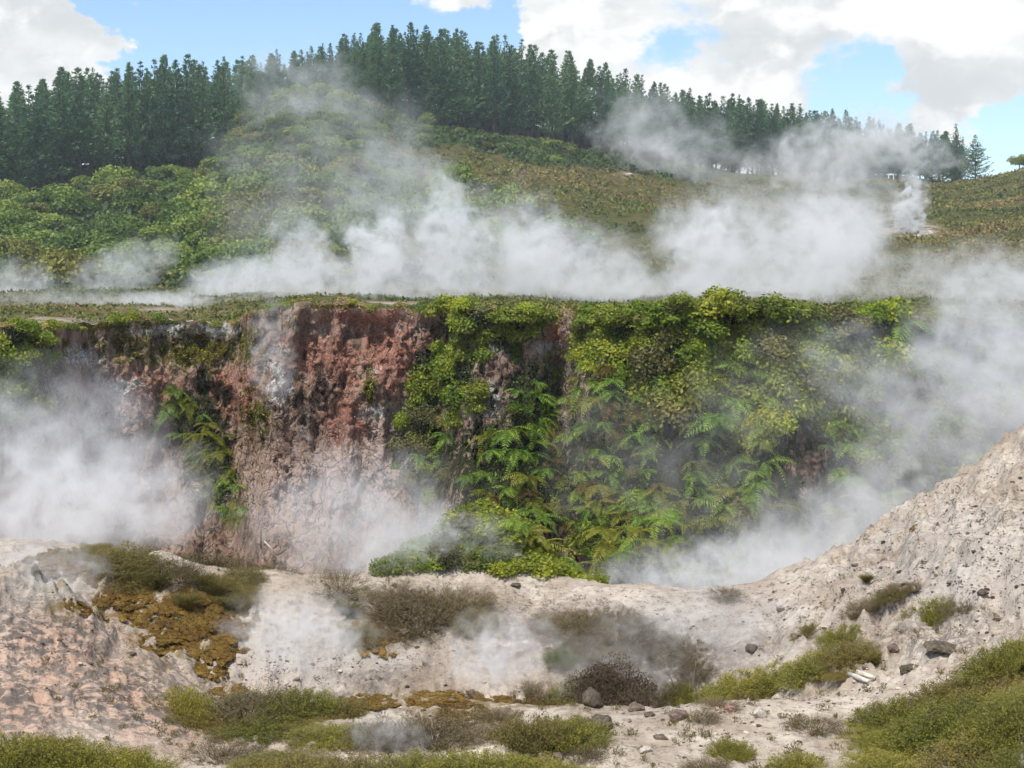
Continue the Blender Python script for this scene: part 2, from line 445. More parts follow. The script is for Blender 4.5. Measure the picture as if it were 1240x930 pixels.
def ground_mat():
    m, t, out = new_mat('crater_clay')
    geo = t.node('ShaderNodeNewGeometry'); P = geo.outputs['Position']
    n1 = t.noise(P, 0.9, 6.0, 0.6); n2 = t.noise(P, 5.5, 6.0, 0.62); n3 = t.noise(P, 26.0, 4.0, 0.6)
    st = t.vmath('MULTIPLY', t.vmath('ADD', P, t.vmath('MULTIPLY', t.noise(P, 1.2, 2.0, color=True), (.5, .5, .5))), (1.0, 2.2, 3.2)); n4 = t.noise(st, 2.6, 6.0, 0.65, 0.8)
    base = t.mix(t.maprange(n1, .36, .64), (.36, .295, .225), (.53, .465, .385))
    base = t.mix(t.maprange(n2, .50, .68), base, (.30, .24, .19))
    base = t.mix(t.math('MULTIPLY', t.maprange(t.noise(P, .55, 4.0, .6), .50, .62), .55), base, (.30, .225, .165))
    # warm pink and orange stains of the left slope, grey ash of the vents
    pk = t.math('MULTIPLY', t.attr('pink'), t.maprange(n4, .36, .62))
    base = t.mix(pk, base, t.mix(n2, (.46, .25, .155), (.44, .33, .265)))
    dk = t.math('MULTIPLY', t.math('ADD', t.attr('streak'), .12, clamp=True), t.maprange(n4, .56, .44))
    base = t.mix(dk, base, (.135, .11, .095))
    n5 = t.noise(st, 8.0, 6.0, .7, .6)
    base = t.mix(t.math('MULTIPLY', t.math('ADD', t.attr('streak'), .3, clamp=True), t.maprange(n5, .46, .36)), base, (.15, .115, .095))
    base = t.mix(t.math('MULTIPLY', t.maprange(n5, .58, .68), .5), base, (.62, .57, .50))
    gy = t.math('MULTIPLY', t.attr('ash'), t.maprange(n1, .25, .6))
    base = t.mix(gy, base, t.mix(n2, (.30, .28, .26), (.50, .47, .43)))
    sp = t.math('MULTIPLY', t.math('ADD', t.attr('speck'), .25, clamp=True), t.maprange(t.math('ADD', t.math('MULTIPLY', n3, .6), t.math('MULTIPLY', n2, .4)), .53, .60))
    base = t.mix(sp, base, (.085, .062, .048))
    ms = t.math('MULTIPLY', t.attr('moss'), t.maprange(n2, .40, .58))
    base = t.mix(ms, base, t.mix(n3, (.11, .075, .022), (.20, .145, .045)))
    dmp_shd = t.math('MULTIPLY', t.attr('damp_shade'), t.maprange(n2, .32, .52))
    base = t.mix(dmp_shd, base, (.085, .072, .064))  # damp clay, with the vent's dark shadow painted into the same colour
    h = t.math('ADD', t.math('MULTIPLY', n2, .7), t.math('MULTIPLY', n3, .3))
    principled(t, out, base, .92, bump(t, h, .9, .05), .15)
    return m


def hill_mat():
    m, t, out = new_mat('heath_ground')
    geo = t.node('ShaderNodeNewGeometry'); P = geo.outputs['Position']
    n1 = t.noise(P, .05, 5.0, .6); n2 = t.noise(P, .5, 6.0, .65); n3 = t.noise(P, 2.2, 4.0, .6)
    c = t.mix(t.maprange(n1, .38, .62), (.085, .082, .026), (.125, .092, .036))
    c = t.mix(t.maprange(n2, .45, .62), c, (.050, .056, .018))
    c = t.mix(t.math('MULTIPLY', t.attr('green'), .9), c, t.mix(n2, (.020, .045, .013), (.055, .095, .025)))
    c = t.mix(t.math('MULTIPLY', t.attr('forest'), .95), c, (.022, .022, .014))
    c = t.mix(t.math('MULTIPLY', t.attr('bare'), t.maprange(n2, .42, .55)), c, t.mix(n3, (.38, .30, .24), (.56, .48, .40)))
    principled(t, out, c, .95, bump(t, t.math('ADD', n2, n3), .8, .5), .1)
    return m


def cliff_mat():
    m, t, out = new_mat('altered_rock')
    geo = t.node('ShaderNodeNewGeometry'); P = geo.outputs['Position']
    V = t.vmath('MULTIPLY', P, (1.0, 1.0, .45))
    n1 = t.noise(V, .55, 6.0, .62, .6); n2 = t.noise(V, 2.6, 7.0, .66, .4); n3 = t.noise(P, 8.0, 6.0, .7)
    base = t.mix(t.maprange(n1, .38, .6), (.215, .135, .098), (.42, .295, .225))
    base = t.mix(t.maprange(n2, .50, .66), base, (.10, .062, .044))
    strk = t.noise(t.vmath('MULTIPLY', P, (1.0, 1.0, .12)), 2.2, 6.0, .65, .3)
    base = t.mix(t.math('MULTIPLY', t.maprange(strk, .55, .64), .7), base, (.42, .36, .31))
    base = t.mix(t.math('MULTIPLY', t.maprange(strk, .42, .36), .6), base, (.07, .042, .034))
    e = t.math('ADD', t.math('MULTIPLY', t.math('SUBTRACT', n2, .5), 2.6), t.math('MULTIPLY', t.math('SUBTRACT', n3, .5), 1.6))
    def zone(cur, name, a, b, lo=.35, hi=.62):
        f = t.maprange(t.math('ADD', t.attr(name), e), lo, hi)
        return t.mix(f, cur, t.mix(t.maprange(n3, .35, .65), a, b))
    base = zone(base, 'red', (.27, .095, .060), (.48, .265, .195), .40, .75)
    base = zone(base, 'pale', (.36, .26, .225), (.52, .41, .355), .4, .8)
    base = zone(base, 'white', (.40, .38, .36), (.66, .63, .58), .5, .72)
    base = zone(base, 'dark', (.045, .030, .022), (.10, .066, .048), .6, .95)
    base = zone(base, 'veg', (.018, .024, .010), (.048, .050, .020), .35, .6)
    base = zone(base, 'moss', (.060, .048, .008), (.14, .115, .016), .5, .72)
    h = t.math('ADD', t.math('MULTIPLY', n2, .75), t.math('MULTIPLY', n3, .3))
    vor = t.node('ShaderNodeTexVoronoi', feature='DISTANCE_TO_EDGE'); t.put(vor.inputs['Vector'], t.vmath('ADD', V, t.vmath('SCALE', t.noise(P, 1.5, 3.0, color=True), scale=.8))); vor.inputs['Scale'].default_value = 1.6
    h = t.math('ADD', h, t.math('MULTIPLY', t.maprange(vor.outputs['Distance'], 0.0, .07), .5))
    principled(t, out, base, .9, bump(t, h, 1.0, .4), .2)
    return m


def blobs(px, py, lst):
    r = np.zeros_like(px)
    for b in lst:
        x, y, rx, ry = b[:4]; w = b[4] if len(b) > 4 else 1.0
        q = ((px - x) / rx) ** 2 + ((py - y) / ry) ** 2
        r = np.maximum(r, w * np.exp(-q * .8))
    return r


def in_poly(px, py, poly):
    px = np.asarray(px, float); py = np.asarray(py, float)
    c = np.zeros(px.shape, bool); n = len(poly); j = n - 1
    for i in range(n):
        xi, yi = poly[i]; xj, yj = poly[j]
        cond = (yi > py) != (yj > py)
        xx = (xj - xi) * (py - yi) / ((yj - yi) if yj != yi else 1e-9) + xi
        c ^= cond & (px < xx); j = i
    return c


# ------------------------------------------------------------------ the setting
def build_near_ground():
    cols = np.concatenate([np.arange(-1500, -90, 40), np.arange(-90, 1332, 2.3), np.arange(1335, 2800, 40)])
    r1 = 1 / np.linspace(1 / 14.6, 1 / 27.0, 250)
    rows = np.concatenate([[-60, -20, -5, 0.5, 2, 3.5, 5, 6.5, 8, 9.5, 11, 12.5, 13.6], r1, np.linspace(27.06, 30, 34), np.linspace(30.4, 62, 40)])
    Yg, Pg = np.meshgrid(rows, cols, indexing='ij')
    X = (Pg - CX) / F * np.maximum(Yg, 9.0)
    Z = near_h(X, Yg)
    px, py = proj(X, np.maximum(Yg, 9.0), Z)
    f = lambda l: blobs(px.ravel(), py.ravel(), l)
    attrs = {
        'pink': f([(80, 800, 120, 70), (190, 850, 110, 40), (30, 860, 80, 60), (1180, 715, 40, 12, .4), (870, 855, 30, 10, .6), (330, 815, 50, 6, .8), (200, 890, 90, 25, .9)]),
        'streak': f([(60, 760, 130, 70), (150, 840, 110, 50), (30, 840, 90, 60, .9), (1200, 640, 80, 60, .45), (1130, 770, 90, 26, .8), (880, 770, 80, 36, .6), (620, 770, 220, 40, .6), (420, 790, 120, 40, .5), (1100, 690, 100, 50, .5)]),
        'ash': f([(60, 690, 70, 40), (360, 790, 110, 40), (860, 770, 110, 45, .8), (1150, 690, 130, 70, .6), (460, 800, 80, 40, .8), (180, 760, 60, 30, .6)]),
        'speck': f([(1150, 660, 140, 100), (950, 730, 180, 40, .9), (620, 740, 150, 30, .8), (380, 800, 160, 40, .9), (300, 880, 150, 30, .6), (820, 900, 120, 40, .5), (100, 780, 180, 80, .7)]),
        'moss': f([(110, 695, 60, 24), (160, 725, 60, 30), (200, 765, 50, 40), (250, 755, 50, 30), (80, 735, 30, 10), (450, 850, 70, 14, .8), (550, 860, 70, 16, .8), (620, 850, 90, 8, .9),
                   (270, 835, 40, 8, .7), (460, 760, 60, 22, .8), (700, 848, 70, 6, .9)]),
        'damp_shade': f([(770, 800, 100, 46), (700, 775, 80, 34, .9), (510, 740, 90, 30, .6), (460, 820, 60, 14, .6)]),  # damp ground, and the shadow painted over the vent
    }
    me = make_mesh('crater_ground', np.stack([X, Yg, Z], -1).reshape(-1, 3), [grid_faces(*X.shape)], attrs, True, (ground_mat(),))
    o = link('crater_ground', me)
    tag(o, 'cream and pink geothermal clay ground around the steaming pit', 'ground', kind='structure')


HEATH_POLY = [(452, 150), (500, 178), (560, 175), (640, 195), (740, 200), (850, 214), (1260, 205), (1260, 420), (640, 420), (655, 345), (705, 310), (690, 275), (640, 245), (590, 225), (520, 200), (480, 190)]
BARE = [(1122, 278, 16, 7), (1075, 272, 28, 16, .8), (760, 212, 8, 3, .9), (1010, 290, 40, 12, .5), (460, 368, 60, 3, .8), (60, 388, 40, 5, .8), (950, 350, 150, 14, .5), (200, 375, 60, 4, .6)]


def build_far_ground():
    cols = np.concatenate([np.arange(-900, -40, 30), np.arange(-40, 1290, 5), np.arange(1300, 2220, 30)])
    s = np.concatenate([np.linspace(0, .02, 8)[:-1], np.linspace(.02, 1, 230)])
    Pg = np.broadcast_to(cols[None, :], (len(s), len(cols)))
    Y0 = cl_Y(Pg) + .15
    Yg = Y0 * (520 / Y0) ** s[:, None]
    ext = np.array([600, 700, 900, 1300, 1900, 2600.])
    Yg = np.concatenate([Yg, np.broadcast_to(ext[:, None], (6, len(cols)))]); Pg = np.broadcast_to(cols[None, :], Yg.shape)
    X = (Pg - CX) / F * Yg; Z = far_h(Pg, Yg)
    px, py = proj(X, Yg, Z)
    green = (~in_poly(px, py, HEATH_POLY)) & (Yg > 120)
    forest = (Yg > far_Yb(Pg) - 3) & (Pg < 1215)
    attrs = {'green': green.ravel().astype(float), 'forest': forest.ravel().astype(float), 'bare': blobs(px.ravel(), py.ravel(), BARE)}
    me = make_mesh('hillside', np.stack([X, Yg, Z], -1).reshape(-1, 3), [grid_faces(*X.shape)], attrs, True, (hill_mat(),))
    tag(link('hillside', me), 'heath covered plateau and hillside rising behind the cliff', 'hillside', kind='structure')


def build_cliff():
    cols = np.concatenate([np.arange(-900, -60, 30), np.arange(-60, 1310, 2.4), np.arange(1320, 2220, 30)])
    t_ = np.linspace(0, 1, 190) ** 1.15
    Pg = np.broadcast_to(cols[None, :], (len(t_), len(cols)))
    zt = cl_z(Pg); Zg = zt - t_[:, None] * (zt + 8.2)
    Yg = cliff_Y(Pg, Zg)
    X = (Pg - CX) / F * Yg
    px, py = proj(X, Yg, Zg)
    f = lambda l: blobs(px.ravel(), py.ravel(), l)
    attrs = {
        'red': f([(270, 475, 26, 45), (300, 480, 16, 45), (365, 425, 45, 30), (405, 440, 40, 40), (470, 425, 45, 55), (420, 520, 30, 60), (440, 385, 70, 12), (676, 410, 20, 40), (175, 480, 60, 45, .8), (630, 405, 20, 20, .8), (500, 400, 30, 20)]),
        'pale': f([(400, 590, 100, 60), (480, 545, 40, 60, .9), (440, 560, 60, 40), (110, 470, 60, 25, .9), (150, 500, 50, 40, .7), (510, 400, 40, 25, .6), (690, 400, 12, 30, .8), (960, 570, 30, 40, .5), (380, 400, 30, 30, .5)]),
        'white': f([(95, 432, 34, 16, .9), (150, 468, 30, 10, .9), (205, 401, 55, 8), (262, 402, 34, 12), (340, 470, 18, 26), (330, 440, 20, 40, .6), (452, 500, 18, 14, .9), (580, 485, 40, 26), (600, 420, 22, 9), (662, 422, 18, 9),
                    (690, 425, 9, 30, .7), (455, 450, 22, 10, .6), (540, 590, 30, 30, .5), (980, 540, 18, 14, .6), (620, 640, 16, 10, .6)]),
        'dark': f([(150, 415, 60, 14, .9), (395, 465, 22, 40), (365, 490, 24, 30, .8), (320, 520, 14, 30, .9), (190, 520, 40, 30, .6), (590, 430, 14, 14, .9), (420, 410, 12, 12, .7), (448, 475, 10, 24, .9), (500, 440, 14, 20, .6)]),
        'veg': np.maximum(ss(px.ravel(), 690, 740) * (1 - .6 * blobs(px.ravel(), py.ravel(), [(980, 560, 40, 40)])), f([(20, 460, 40, 80), (590, 395, 60, 30), (540, 450, 40, 40), (520, 560, 30, 60), (620, 580, 110, 70), (640, 480, 40, 40, .8), (250, 540, 30, 90, .9)])),
        'moss': f([(230, 425, 70, 22), (170, 420, 60, 20, .8), (320, 372, 40, 6), (300, 420, 20, 24, .8), (310, 500, 18, 26, .9), (120, 395, 70, 7), (420, 371, 70, 3), (448, 470, 9, 22, .9), (60, 430, 26, 26, .8), (340, 395, 30, 16, .5)]),
    }
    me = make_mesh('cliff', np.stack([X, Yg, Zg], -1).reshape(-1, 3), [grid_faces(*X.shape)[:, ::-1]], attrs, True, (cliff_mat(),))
    tag(link('cliff', me), 'steep red and white altered rock cliff of the crater', 'cliff', kind='structure')


def cliff_hit(px, py):
    """point of the cliff face seen at a pixel (or above its top edge)"""
    px = np.atleast_1d(np.asarray(px, float)); py = np.atleast_1d(np.asarray(py, float))
    Y = cl_Y(px)
    for _ in range(12):
        z = CZ + (HY - py) / F * Y
        Y = .5 * Y + .5 * cliff_Y(px, np.minimum(z, cl_z(px)))
    z = CZ + (HY - py) / F * Y
    return np.stack([(px - CX) / F * Y, Y, z], -1)


_YS = np.linspace(15.0, 27.4, 700)


def near_hit(px, py):
    """first point of the crater ground seen at a pixel"""
    X = (px - CX) / F * _YS
    Z = near_h(X, _YS)
    ray = CZ + (HY - py) / F * _YS
    k = np.argmax(Z >= ray) if (Z >= ray).any() else len(_YS) - 6
    return np.array([X[k], _YS[k], Z[k]])


def slope_rot(p, k, rz):
    e = .25; g = lambda a, b: float(near_h(np.array([a]), np.array([b]), False)[0])
    n = np.array([-(g(p[0] + e, p[1]) - g(p[0] - e, p[1])) / (2 * e) * k, -(g(p[0], p[1] + e) - g(p[0], p[1] - e)) / (2 * e) * k, 1.0])
    q = mathutils.Vector(n).to_track_quat('Z', 'Y') @ mathutils.Quaternion((0, 0, 1), rz)
    return q.to_euler()


def far_hit(px, py, Ymin=60):
    Ys = np.linspace(Ymin, 330, 560)
    Z = far_h(np.full_like(Ys, px), Ys); ray = CZ + (HY - py) / F * Ys
    k = np.argmax(Z >= ray) if (Z >= ray).any() else np.argmin(ray - Z)
    return np.array([(px - CX) / F * Ys[k], Ys[k], Z[k]])


build_near_ground(); build_cliff(); build_far_ground()


# ------------------------------------------------------------------ pines on the hill crest
def pine_meshes(seed, wide=1.0, low=0.22, fine=True):
    rng = np.random.default_rng(seed); L = Leaves(); H = 1.0
    lx, ly = rng.normal(size=2) * .012
    nw = 34 if fine else 20
    for k in range(nw):
        h = low + (1 - low) * (k / (nw - 1)) ** .92
        h = min(h + rng.normal() * .006, .985)
        nb = rng.integers(4, 7)
        prof = (1 - h) ** 1.0 * .29 * wide * (1 - .35 * math.exp(-((h - low) / .08) ** 2)) + .004
        for b in range(nb):
            az = rng.random() * 2 * math.pi
            ln = prof * rng.uniform(.55, 1.18)
            rise = rng.uniform(.05, .45) + .45 * h
            o = np.array([lx * h, ly * h, h])
            nt = max(2, int(ln / (.024 if fine else .06)))
            for q in range(nt):
                s = (q + .6) / nt
                p = o + np.array([math.cos(az), math.sin(az), 0]) * ln * s + np.array([0, 0, rise * ln * s * s - .06 * ln])
                p = p + rng.normal(size=3) * .006
                d = np.array([math.cos(az), math.sin(az), .55]) + rng.normal(size=(4, 3)) * .55
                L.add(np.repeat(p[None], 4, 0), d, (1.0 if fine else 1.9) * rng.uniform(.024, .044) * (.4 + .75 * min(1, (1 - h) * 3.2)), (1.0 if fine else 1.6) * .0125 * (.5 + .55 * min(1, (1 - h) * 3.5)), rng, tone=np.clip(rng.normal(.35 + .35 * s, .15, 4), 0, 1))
    top = np.array([lx, ly, .965])
    L.add(np.repeat(top[None], 8, 0), np.array([0, 0, 1.]) + rng.normal(size=(8, 3)) * .12, .045, .007, rng)
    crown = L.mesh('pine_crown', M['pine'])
    path = [(lx * s, ly * s, s) for s in (-.01, .1, .3, .55, .8, .985)]
    V, q, t3 = tube(path, [.017, .014, .011, .008, .005, .001], 6)
    trunk = make_mesh('pine_trunk', V, [q, t3], mats=(M['bark'],))
    return crown, trunk


sky_py = pl([(-60, 96), (0, 100), (40, 95), (70, 82), (130, 80), (200, 66), (250, 70), (290, 66), (350, 60), (380, 50), (400, 44), (450, 28), (500, 28), (560, 37), (620, 47), (680, 62), (750, 82), (800, 101),
             (860, 113), (940, 124), (1000, 132), (1060, 141), (1100, 152), (1150, 156), (1185, 168), (1200, 176)])


def build_pines():
    rng = np.random.default_rng(21)
    protos = [pine_meshes(100 + k, rng.uniform(.75, 1.1), rng.choice([.05, .1, .2])) for k in range(12)]
    wide = [pine_meshes(200 + k, 1.35, .05) for k in range(2)]
    n = 0
    spots = []
    for row in range(7):
        px = -45 + rng.uniform(0, 14)
        while px < 1168:
            Y = float(far_Yb(px)) + 3 + row * 6.5 + rng.uniform(-2, 2)
            step = (3.6 if row < 2 else 4.2) * F / Y * rng.uniform(.7, 1.3)
            if px > 850: step *= .86
            if not (row == 0 and 330 < px < 420):
                spots.append((px, Y, row))
            px += step
    back = []
    for px, Y, row in spots:
        z = float(far_h(px, Y))
        need = CZ + (HY - (float(sky_py(px)) + abs(rng.normal()) * 14 - 4)) / F * Y - z
        h = rng.uniform(17, 24) if px > 300 else rng.uniform(17, 22)
        if row >= 3: h = need * rng.uniform(.9, 1.0) if need < 27 else h
        h = min(h, need)
        if h < 6: continue
        if n >= 296 or row >= 4:
            back.append((px, Y, z, h)); continue
        pxt = px
        if pxt < 275: lab, grp = 'dark green pine in the stand at left, above the low green bush', 'pines of the left stand'
        elif pxt < 860: lab, grp = 'dark green pine in the dense plantation along the top of the hill', 'pines of the hilltop plantation'
        else: lab, grp = 'dark green pine in the row behind the heath ridge at right', 'pines behind the right ridge'
        where = 'left stand above the low bush' if px < 275 else 'dense hilltop plantation' if px < 860 else 'stand behind the right heath ridge'
        if row < 2: lab = 'dark green pine on the near edge of the ' + where; grp += ', near edge'
        elif row > 3: lab = 'pine tip at the back of the ' + where; grp += ', back'
        else: lab = 'dark green pine in the middle rows of the ' + where
        e = tag(link('pine_tree', None, loc=((px - CX) / F * Y, Y, z - .2), rot=(0, 0, rng.uniform(0, 6.28))), lab, 'tree', grp)
        c, t_ = protos[rng.integers(12)]
        w = h * rng.uniform(.8, 1.2); e.rotation_euler[0] = rng.normal() * .02; e.rotation_euler[1] = rng.normal() * .02
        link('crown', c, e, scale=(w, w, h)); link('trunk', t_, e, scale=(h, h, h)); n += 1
    # the plantation behind the nearest rows, where single trees can no longer be told apart
    lo = [pine_meshes(150 + k, rng.uniform(.75, 1.1), .35, False)[0] for k in range(4)]
    base = []
    for m in lo:
        v = np.empty(len(m.vertices) * 3, np.float32); m.vertices.foreach_get('co', v); tn = np.empty(len(m.vertices), np.float32); m.attributes['tone'].data.foreach_get('value', tn); base.append((v.reshape(-1, 3), tn))
    Vb = []; Tb = []
    for px, Y, z, h in back[:230]:
        v, tn = base[rng.integers(4)]; c, s_ = math.cos(px), math.sin(px)
        v = v @ np.array([[c, s_, 0], [-s_, c, 0], [0, 0, 1]]) * np.array([h * rng.uniform(.8, 1.2)] * 2 + [h]); Vb.append(v + np.array([(px - CX) / F * Y, Y, z])); Tb.append(np.clip(tn + rng.normal() * .15, 0, 1))
    Vb = np.concatenate(Vb)
    tag(link('pine_wood', make_mesh('pine_wood', Vb, [np.arange(len(Vb)).reshape(-1, 4)], {'tone': np.concatenate(Tb)}, mats=(M['pine'],))), 'massed pine tops of the plantation behind the nearest rows', 'wood', kind='stuff')
    for px, top, Y, k, wd, lab in ((1128, 160, 316, 0, .75, 'slim pine third from the right end of the ridge row'),
                                   (1158, 149, 315, 1, .85, 'tall pine second from the right end of the ridge row'),
                                   (1181, 162, 313, 0, 1.25, 'broad pine with sweeping upturned branches at the right end of the row')):
        z = float(far_h(px, Y)); h = CZ + (HY - top) / F * Y - z
        e = tag(link('pine_tree', None, loc=((px - CX) / F * Y, Y, z - .2), rot=(0, 0, k * 2.0)), lab, 'tree')
        c, t_ = wide[k]
        link('crown', c, e, scale=(h * wd, h * wd, h)); link('trunk', t_, e, scale=h)


# ------------------------------------------------------------------ round bushes of the hillside
def dome_bush(seed, mat, nleaf=900, lobes=8, L0=.13, W0=.09, flat=.75, hang=0.0, name='bush_crown'):
    """leaf cloud about 1 m wide made of uneven lobes"""
    rng = np.random.default_rng(seed); L = Leaves()
    for k in range(lobes):
        a = rng.random() * 6.28; r = rng.uniform(0, .34) if k else 0
        c = np.array([math.cos(a) * r, math.sin(a) * r, rng.uniform(.12, .45) * (1 - r)])
        rad = rng.uniform(.14, .25)
        n = nleaf // lobes
        d = rv(rng, n); d[:, 2] = np.where(d[:, 2] < -.25, -d[:, 2] * .6, d[:, 2])
        p = c + d * rad * (1.06 - .5 * rng.random((n, 1)) ** 2.2) * np.array([1.1, 1.1, flat])
        nn = unit(d + rng.normal(size=(n, 3)) * .38)
        dd = np.cross(nn, rv(rng, n)) + d * .35 + np.array([0, 0, .1 - hang])
        tone = np.clip(rng.normal(.42, .2, n) + rng.normal() * .12, 0, 1)
        L.add(p, dd, rng.uniform(.6, 1.25, n) * L0, W0, rng, tone, N=nn)
    return L.mesh(name, mat)


BUSH_AREA = [(-30, 235), (60, 232), (170, 212), (250, 205), (280, 178), (310, 132), (350, 108), (405, 108), (440, 128), (520, 150), (600, 168), (690, 176), (760, 192), (880, 214), (850, 222), (740, 208), (640, 200), (560, 182), (500, 182),
             (455, 165), (470, 190), (520, 205), (590, 232), (640, 252), (690, 282), (706, 312), (660, 346), (-30, 350)]


def build_bushes():
    rng = np.random.default_rng(33)
    protos = [dome_bush(300 + k, M['bush'], 3200, int(rng.integers(9, 15)), .06, .052) for k in range(7)]
    n = 0; spots = []
    tries = 0
    while len(spots) < 295 and tries < 40000:
        tries += 1
        px, py = rng.uniform(-30, 890), rng.uniform(105, 352)
        if not in_poly(np.array([px]), np.array([py]), BUSH_AREA)[0]: continue
        r = (15 if py > 200 else 12) * (1.0 if tries < 12000 else .72)
        if any((px - a) ** 2 + ((py - b) * 1.9) ** 2 < r * r for a, b in spots): continue
        spots.append((px, py))
    for px, py in spots:
        p = far_hit(px, py, 118)
        s = rng.uniform(4.2, 9.0) if py > 215 else rng.uniform(3.4, 6.2)
        if px > 430 and py < 215: s = rng.uniform(2.6, 4.6)
        if px > 430 and py < 215: lab, grp = 'small round bush in the strip below the hilltop pines', 'bushes below the hilltop pines'
        elif px > 270 and py < 215: lab, grp = 'green bush on the steep knoll rising in front of the pines', 'bushes on the knoll'
        elif px > 270: lab, grp = 'green bush on the middle slope behind the steam', 'bushes on the middle slope'
        else: lab, grp = 'green bush in the low forest under the left stand of pines', 'bushes under the left pines'
        o = link('bush', protos[rng.integers(7)], loc=p - np.array([0, 0, .45]), rot=(0, 0, rng.uniform(0, 6.28)), scale=(s, s, s * rng.uniform(.62, 1.0)),
                 mat=M['bush_olive'] if rng.random() < .22 else M['bush'])
        big = s > (7.0 if py > 215 else 5.0)
        if o.material_slots[0].material == M['bush_olive']: lab = lab.replace('green bush', 'olive bush').replace('small round', 'small olive'); grp += ', olive'
        if big: lab = 'large ' + lab; grp += ', large'
        tag(o, lab, 'bush', grp)
    for px, py, s, hh, lab in ((342, 131, 5.5, 1.25, 'dark rounded tree half veiled by steam at the top of the knoll'), (548, 150, 4.2, 1.5, 'tallest round bush standing up against the hilltop pines'),
                               (516, 152, 4.4, 1.2, 'round bush left of the tallest bush below the pines'), (210, 258, 3.2, 1.6, 'small dark upright tree in the low forest at left')):
        p = far_hit(px, py, 150)
        tag(link('bush', protos[0], loc=p - np.array([0, 0, .4]), scale=(s, s, s * hh), mat=M['bush']), lab, 'bush')
    # the lone tree on the right ridge
    p = far_hit(1234, 206, 150); e = tag(link('ridge_tree', None, loc=p - np.array([0, 0, .3])), 'small lone tree on the ridge at the right edge', 'tree')
    link('crown', protos[3], e, loc=(0, 0, 1.0), scale=(4.2, 4.2, 5.2), mat=M['bush'])
    V, q, t3 = tube([(0, 0, -.2), (.1, 0, 1.4), (0, .1, 3.0)], [.14, .11, .05]); link('trunk', make_mesh('ridge_trunk', V, [q, t3], mats=(M['bark'],)), e)


def clump_cloud(P, size, nper, rng, L, lf=.5, wf=.3, flat=.55, sd=.2):
    """tufts of leaves about given ground points"""
    n = len(P)
    d = rv(rng, n * nper); d[:, 2] = np.abs(d[:, 2])
    s = np.repeat(size, nper)[:, None]
    C = np.repeat(P, nper, 0) + d * s * np.array([.5, .5, flat * .5]) * rng.uniform(.3, 1, (n * nper, 1))
    base = np.repeat(np.clip(rng.normal(.4, sd, n), 0, 1), nper)
    nn = unit(d + rng.normal(size=d.shape) * .35)
    L.add(C, np.cross(nn, rv(rng, len(d))) + d * .3, s[:, 0] * lf * rng.uniform(.6, 1.2, n * nper), s[:, 0] * wf, rng, np.clip(base + rng.normal(0, .14, n * nper), 0, 1), N=nn)


def build_heath():
    rng = np.random.default_rng(44)
    # low heath of the hill and plateau
    L = Leaves(); G = Leaves()
    n = 46000
    px = rng.uniform(-40, 1290, n); u = rng.random(n)
    Y0 = cl_Y(px) + .6
    Y = Y0 * (330 / Y0) ** u
    X = (px - CX) / F * Y; Z = far_h(px, Y); qx, qy = proj(X, Y, Z)
    bare = blobs(qx, qy, BARE) > .45
    inb = in_poly(qx, qy, BUSH_AREA)
    keep = ~bare & (Y < far_Yb(px) + 4) & ~inb & (vnoise(X * .12, Y * .25, 4.4) + .5 * vnoise(X * .5, Y * .8, 2.4) > -.55)
    P = np.stack([X, Y, Z - .05], 1)[keep]; size = np.clip(.0065 * Y[keep], .25, 1.5) * np.clip(np.exp(rng.normal(0, .4, keep.sum())), .4, 1.7)
    clump_cloud(P, size, 11, rng, L, .26, .16, .45, .10)
    tag(link('heath', L.mesh('heath', heath_mat())), 'low brown and olive heath covering plateau and slope', 'heath', kind='stuff')
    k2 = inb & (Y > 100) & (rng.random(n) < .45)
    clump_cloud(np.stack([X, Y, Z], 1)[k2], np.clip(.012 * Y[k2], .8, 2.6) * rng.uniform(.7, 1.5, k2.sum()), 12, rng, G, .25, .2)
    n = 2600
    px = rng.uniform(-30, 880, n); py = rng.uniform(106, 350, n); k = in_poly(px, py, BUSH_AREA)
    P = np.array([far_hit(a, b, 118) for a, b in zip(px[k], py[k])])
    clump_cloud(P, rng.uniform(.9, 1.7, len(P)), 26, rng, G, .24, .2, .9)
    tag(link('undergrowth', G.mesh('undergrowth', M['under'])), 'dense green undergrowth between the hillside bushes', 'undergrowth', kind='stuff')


# ------------------------------------------------------------------ plants on the cliff
ZONES = {
    'left_shrub': [(-20, 405), (30, 398), (55, 410), (50, 450), (30, 500), (-20, 515)],
    'brow': [(538, 368), (652, 370), (656, 400), (640, 418), (600, 428), (560, 432), (590, 460), (575, 490), (500, 492), (495, 470), (510, 430), (535, 415)],
    'vine': [(490, 485), (560, 490), (545, 530), (550, 600), (500, 600), (475, 560)],
    'mass': [(700, 378), (760, 374), (830, 364), (900, 360), (990, 372), (1000, 400), (975, 470), (940, 520), (900, 540), (860, 470), (820, 480), (790, 520), (760, 470), (720, 440), (700, 420)],
    'right': [(985, 376), (1060, 378), (1110, 384), (1180, 388), (1260, 392), (1260, 560), (1170, 560), (1060, 560), (1000, 520), (975, 470)],
    'bank': [(560, 520), (600, 510), (640, 440), (700, 430), (760, 450), (800, 520), (800, 610), (740, 640), (640, 640), (570, 600)],
    'foot': [(700, 640), (760, 620), (850, 600), (960, 610), (1120, 600), (1120, 700), (900, 700), (720, 700)],
}
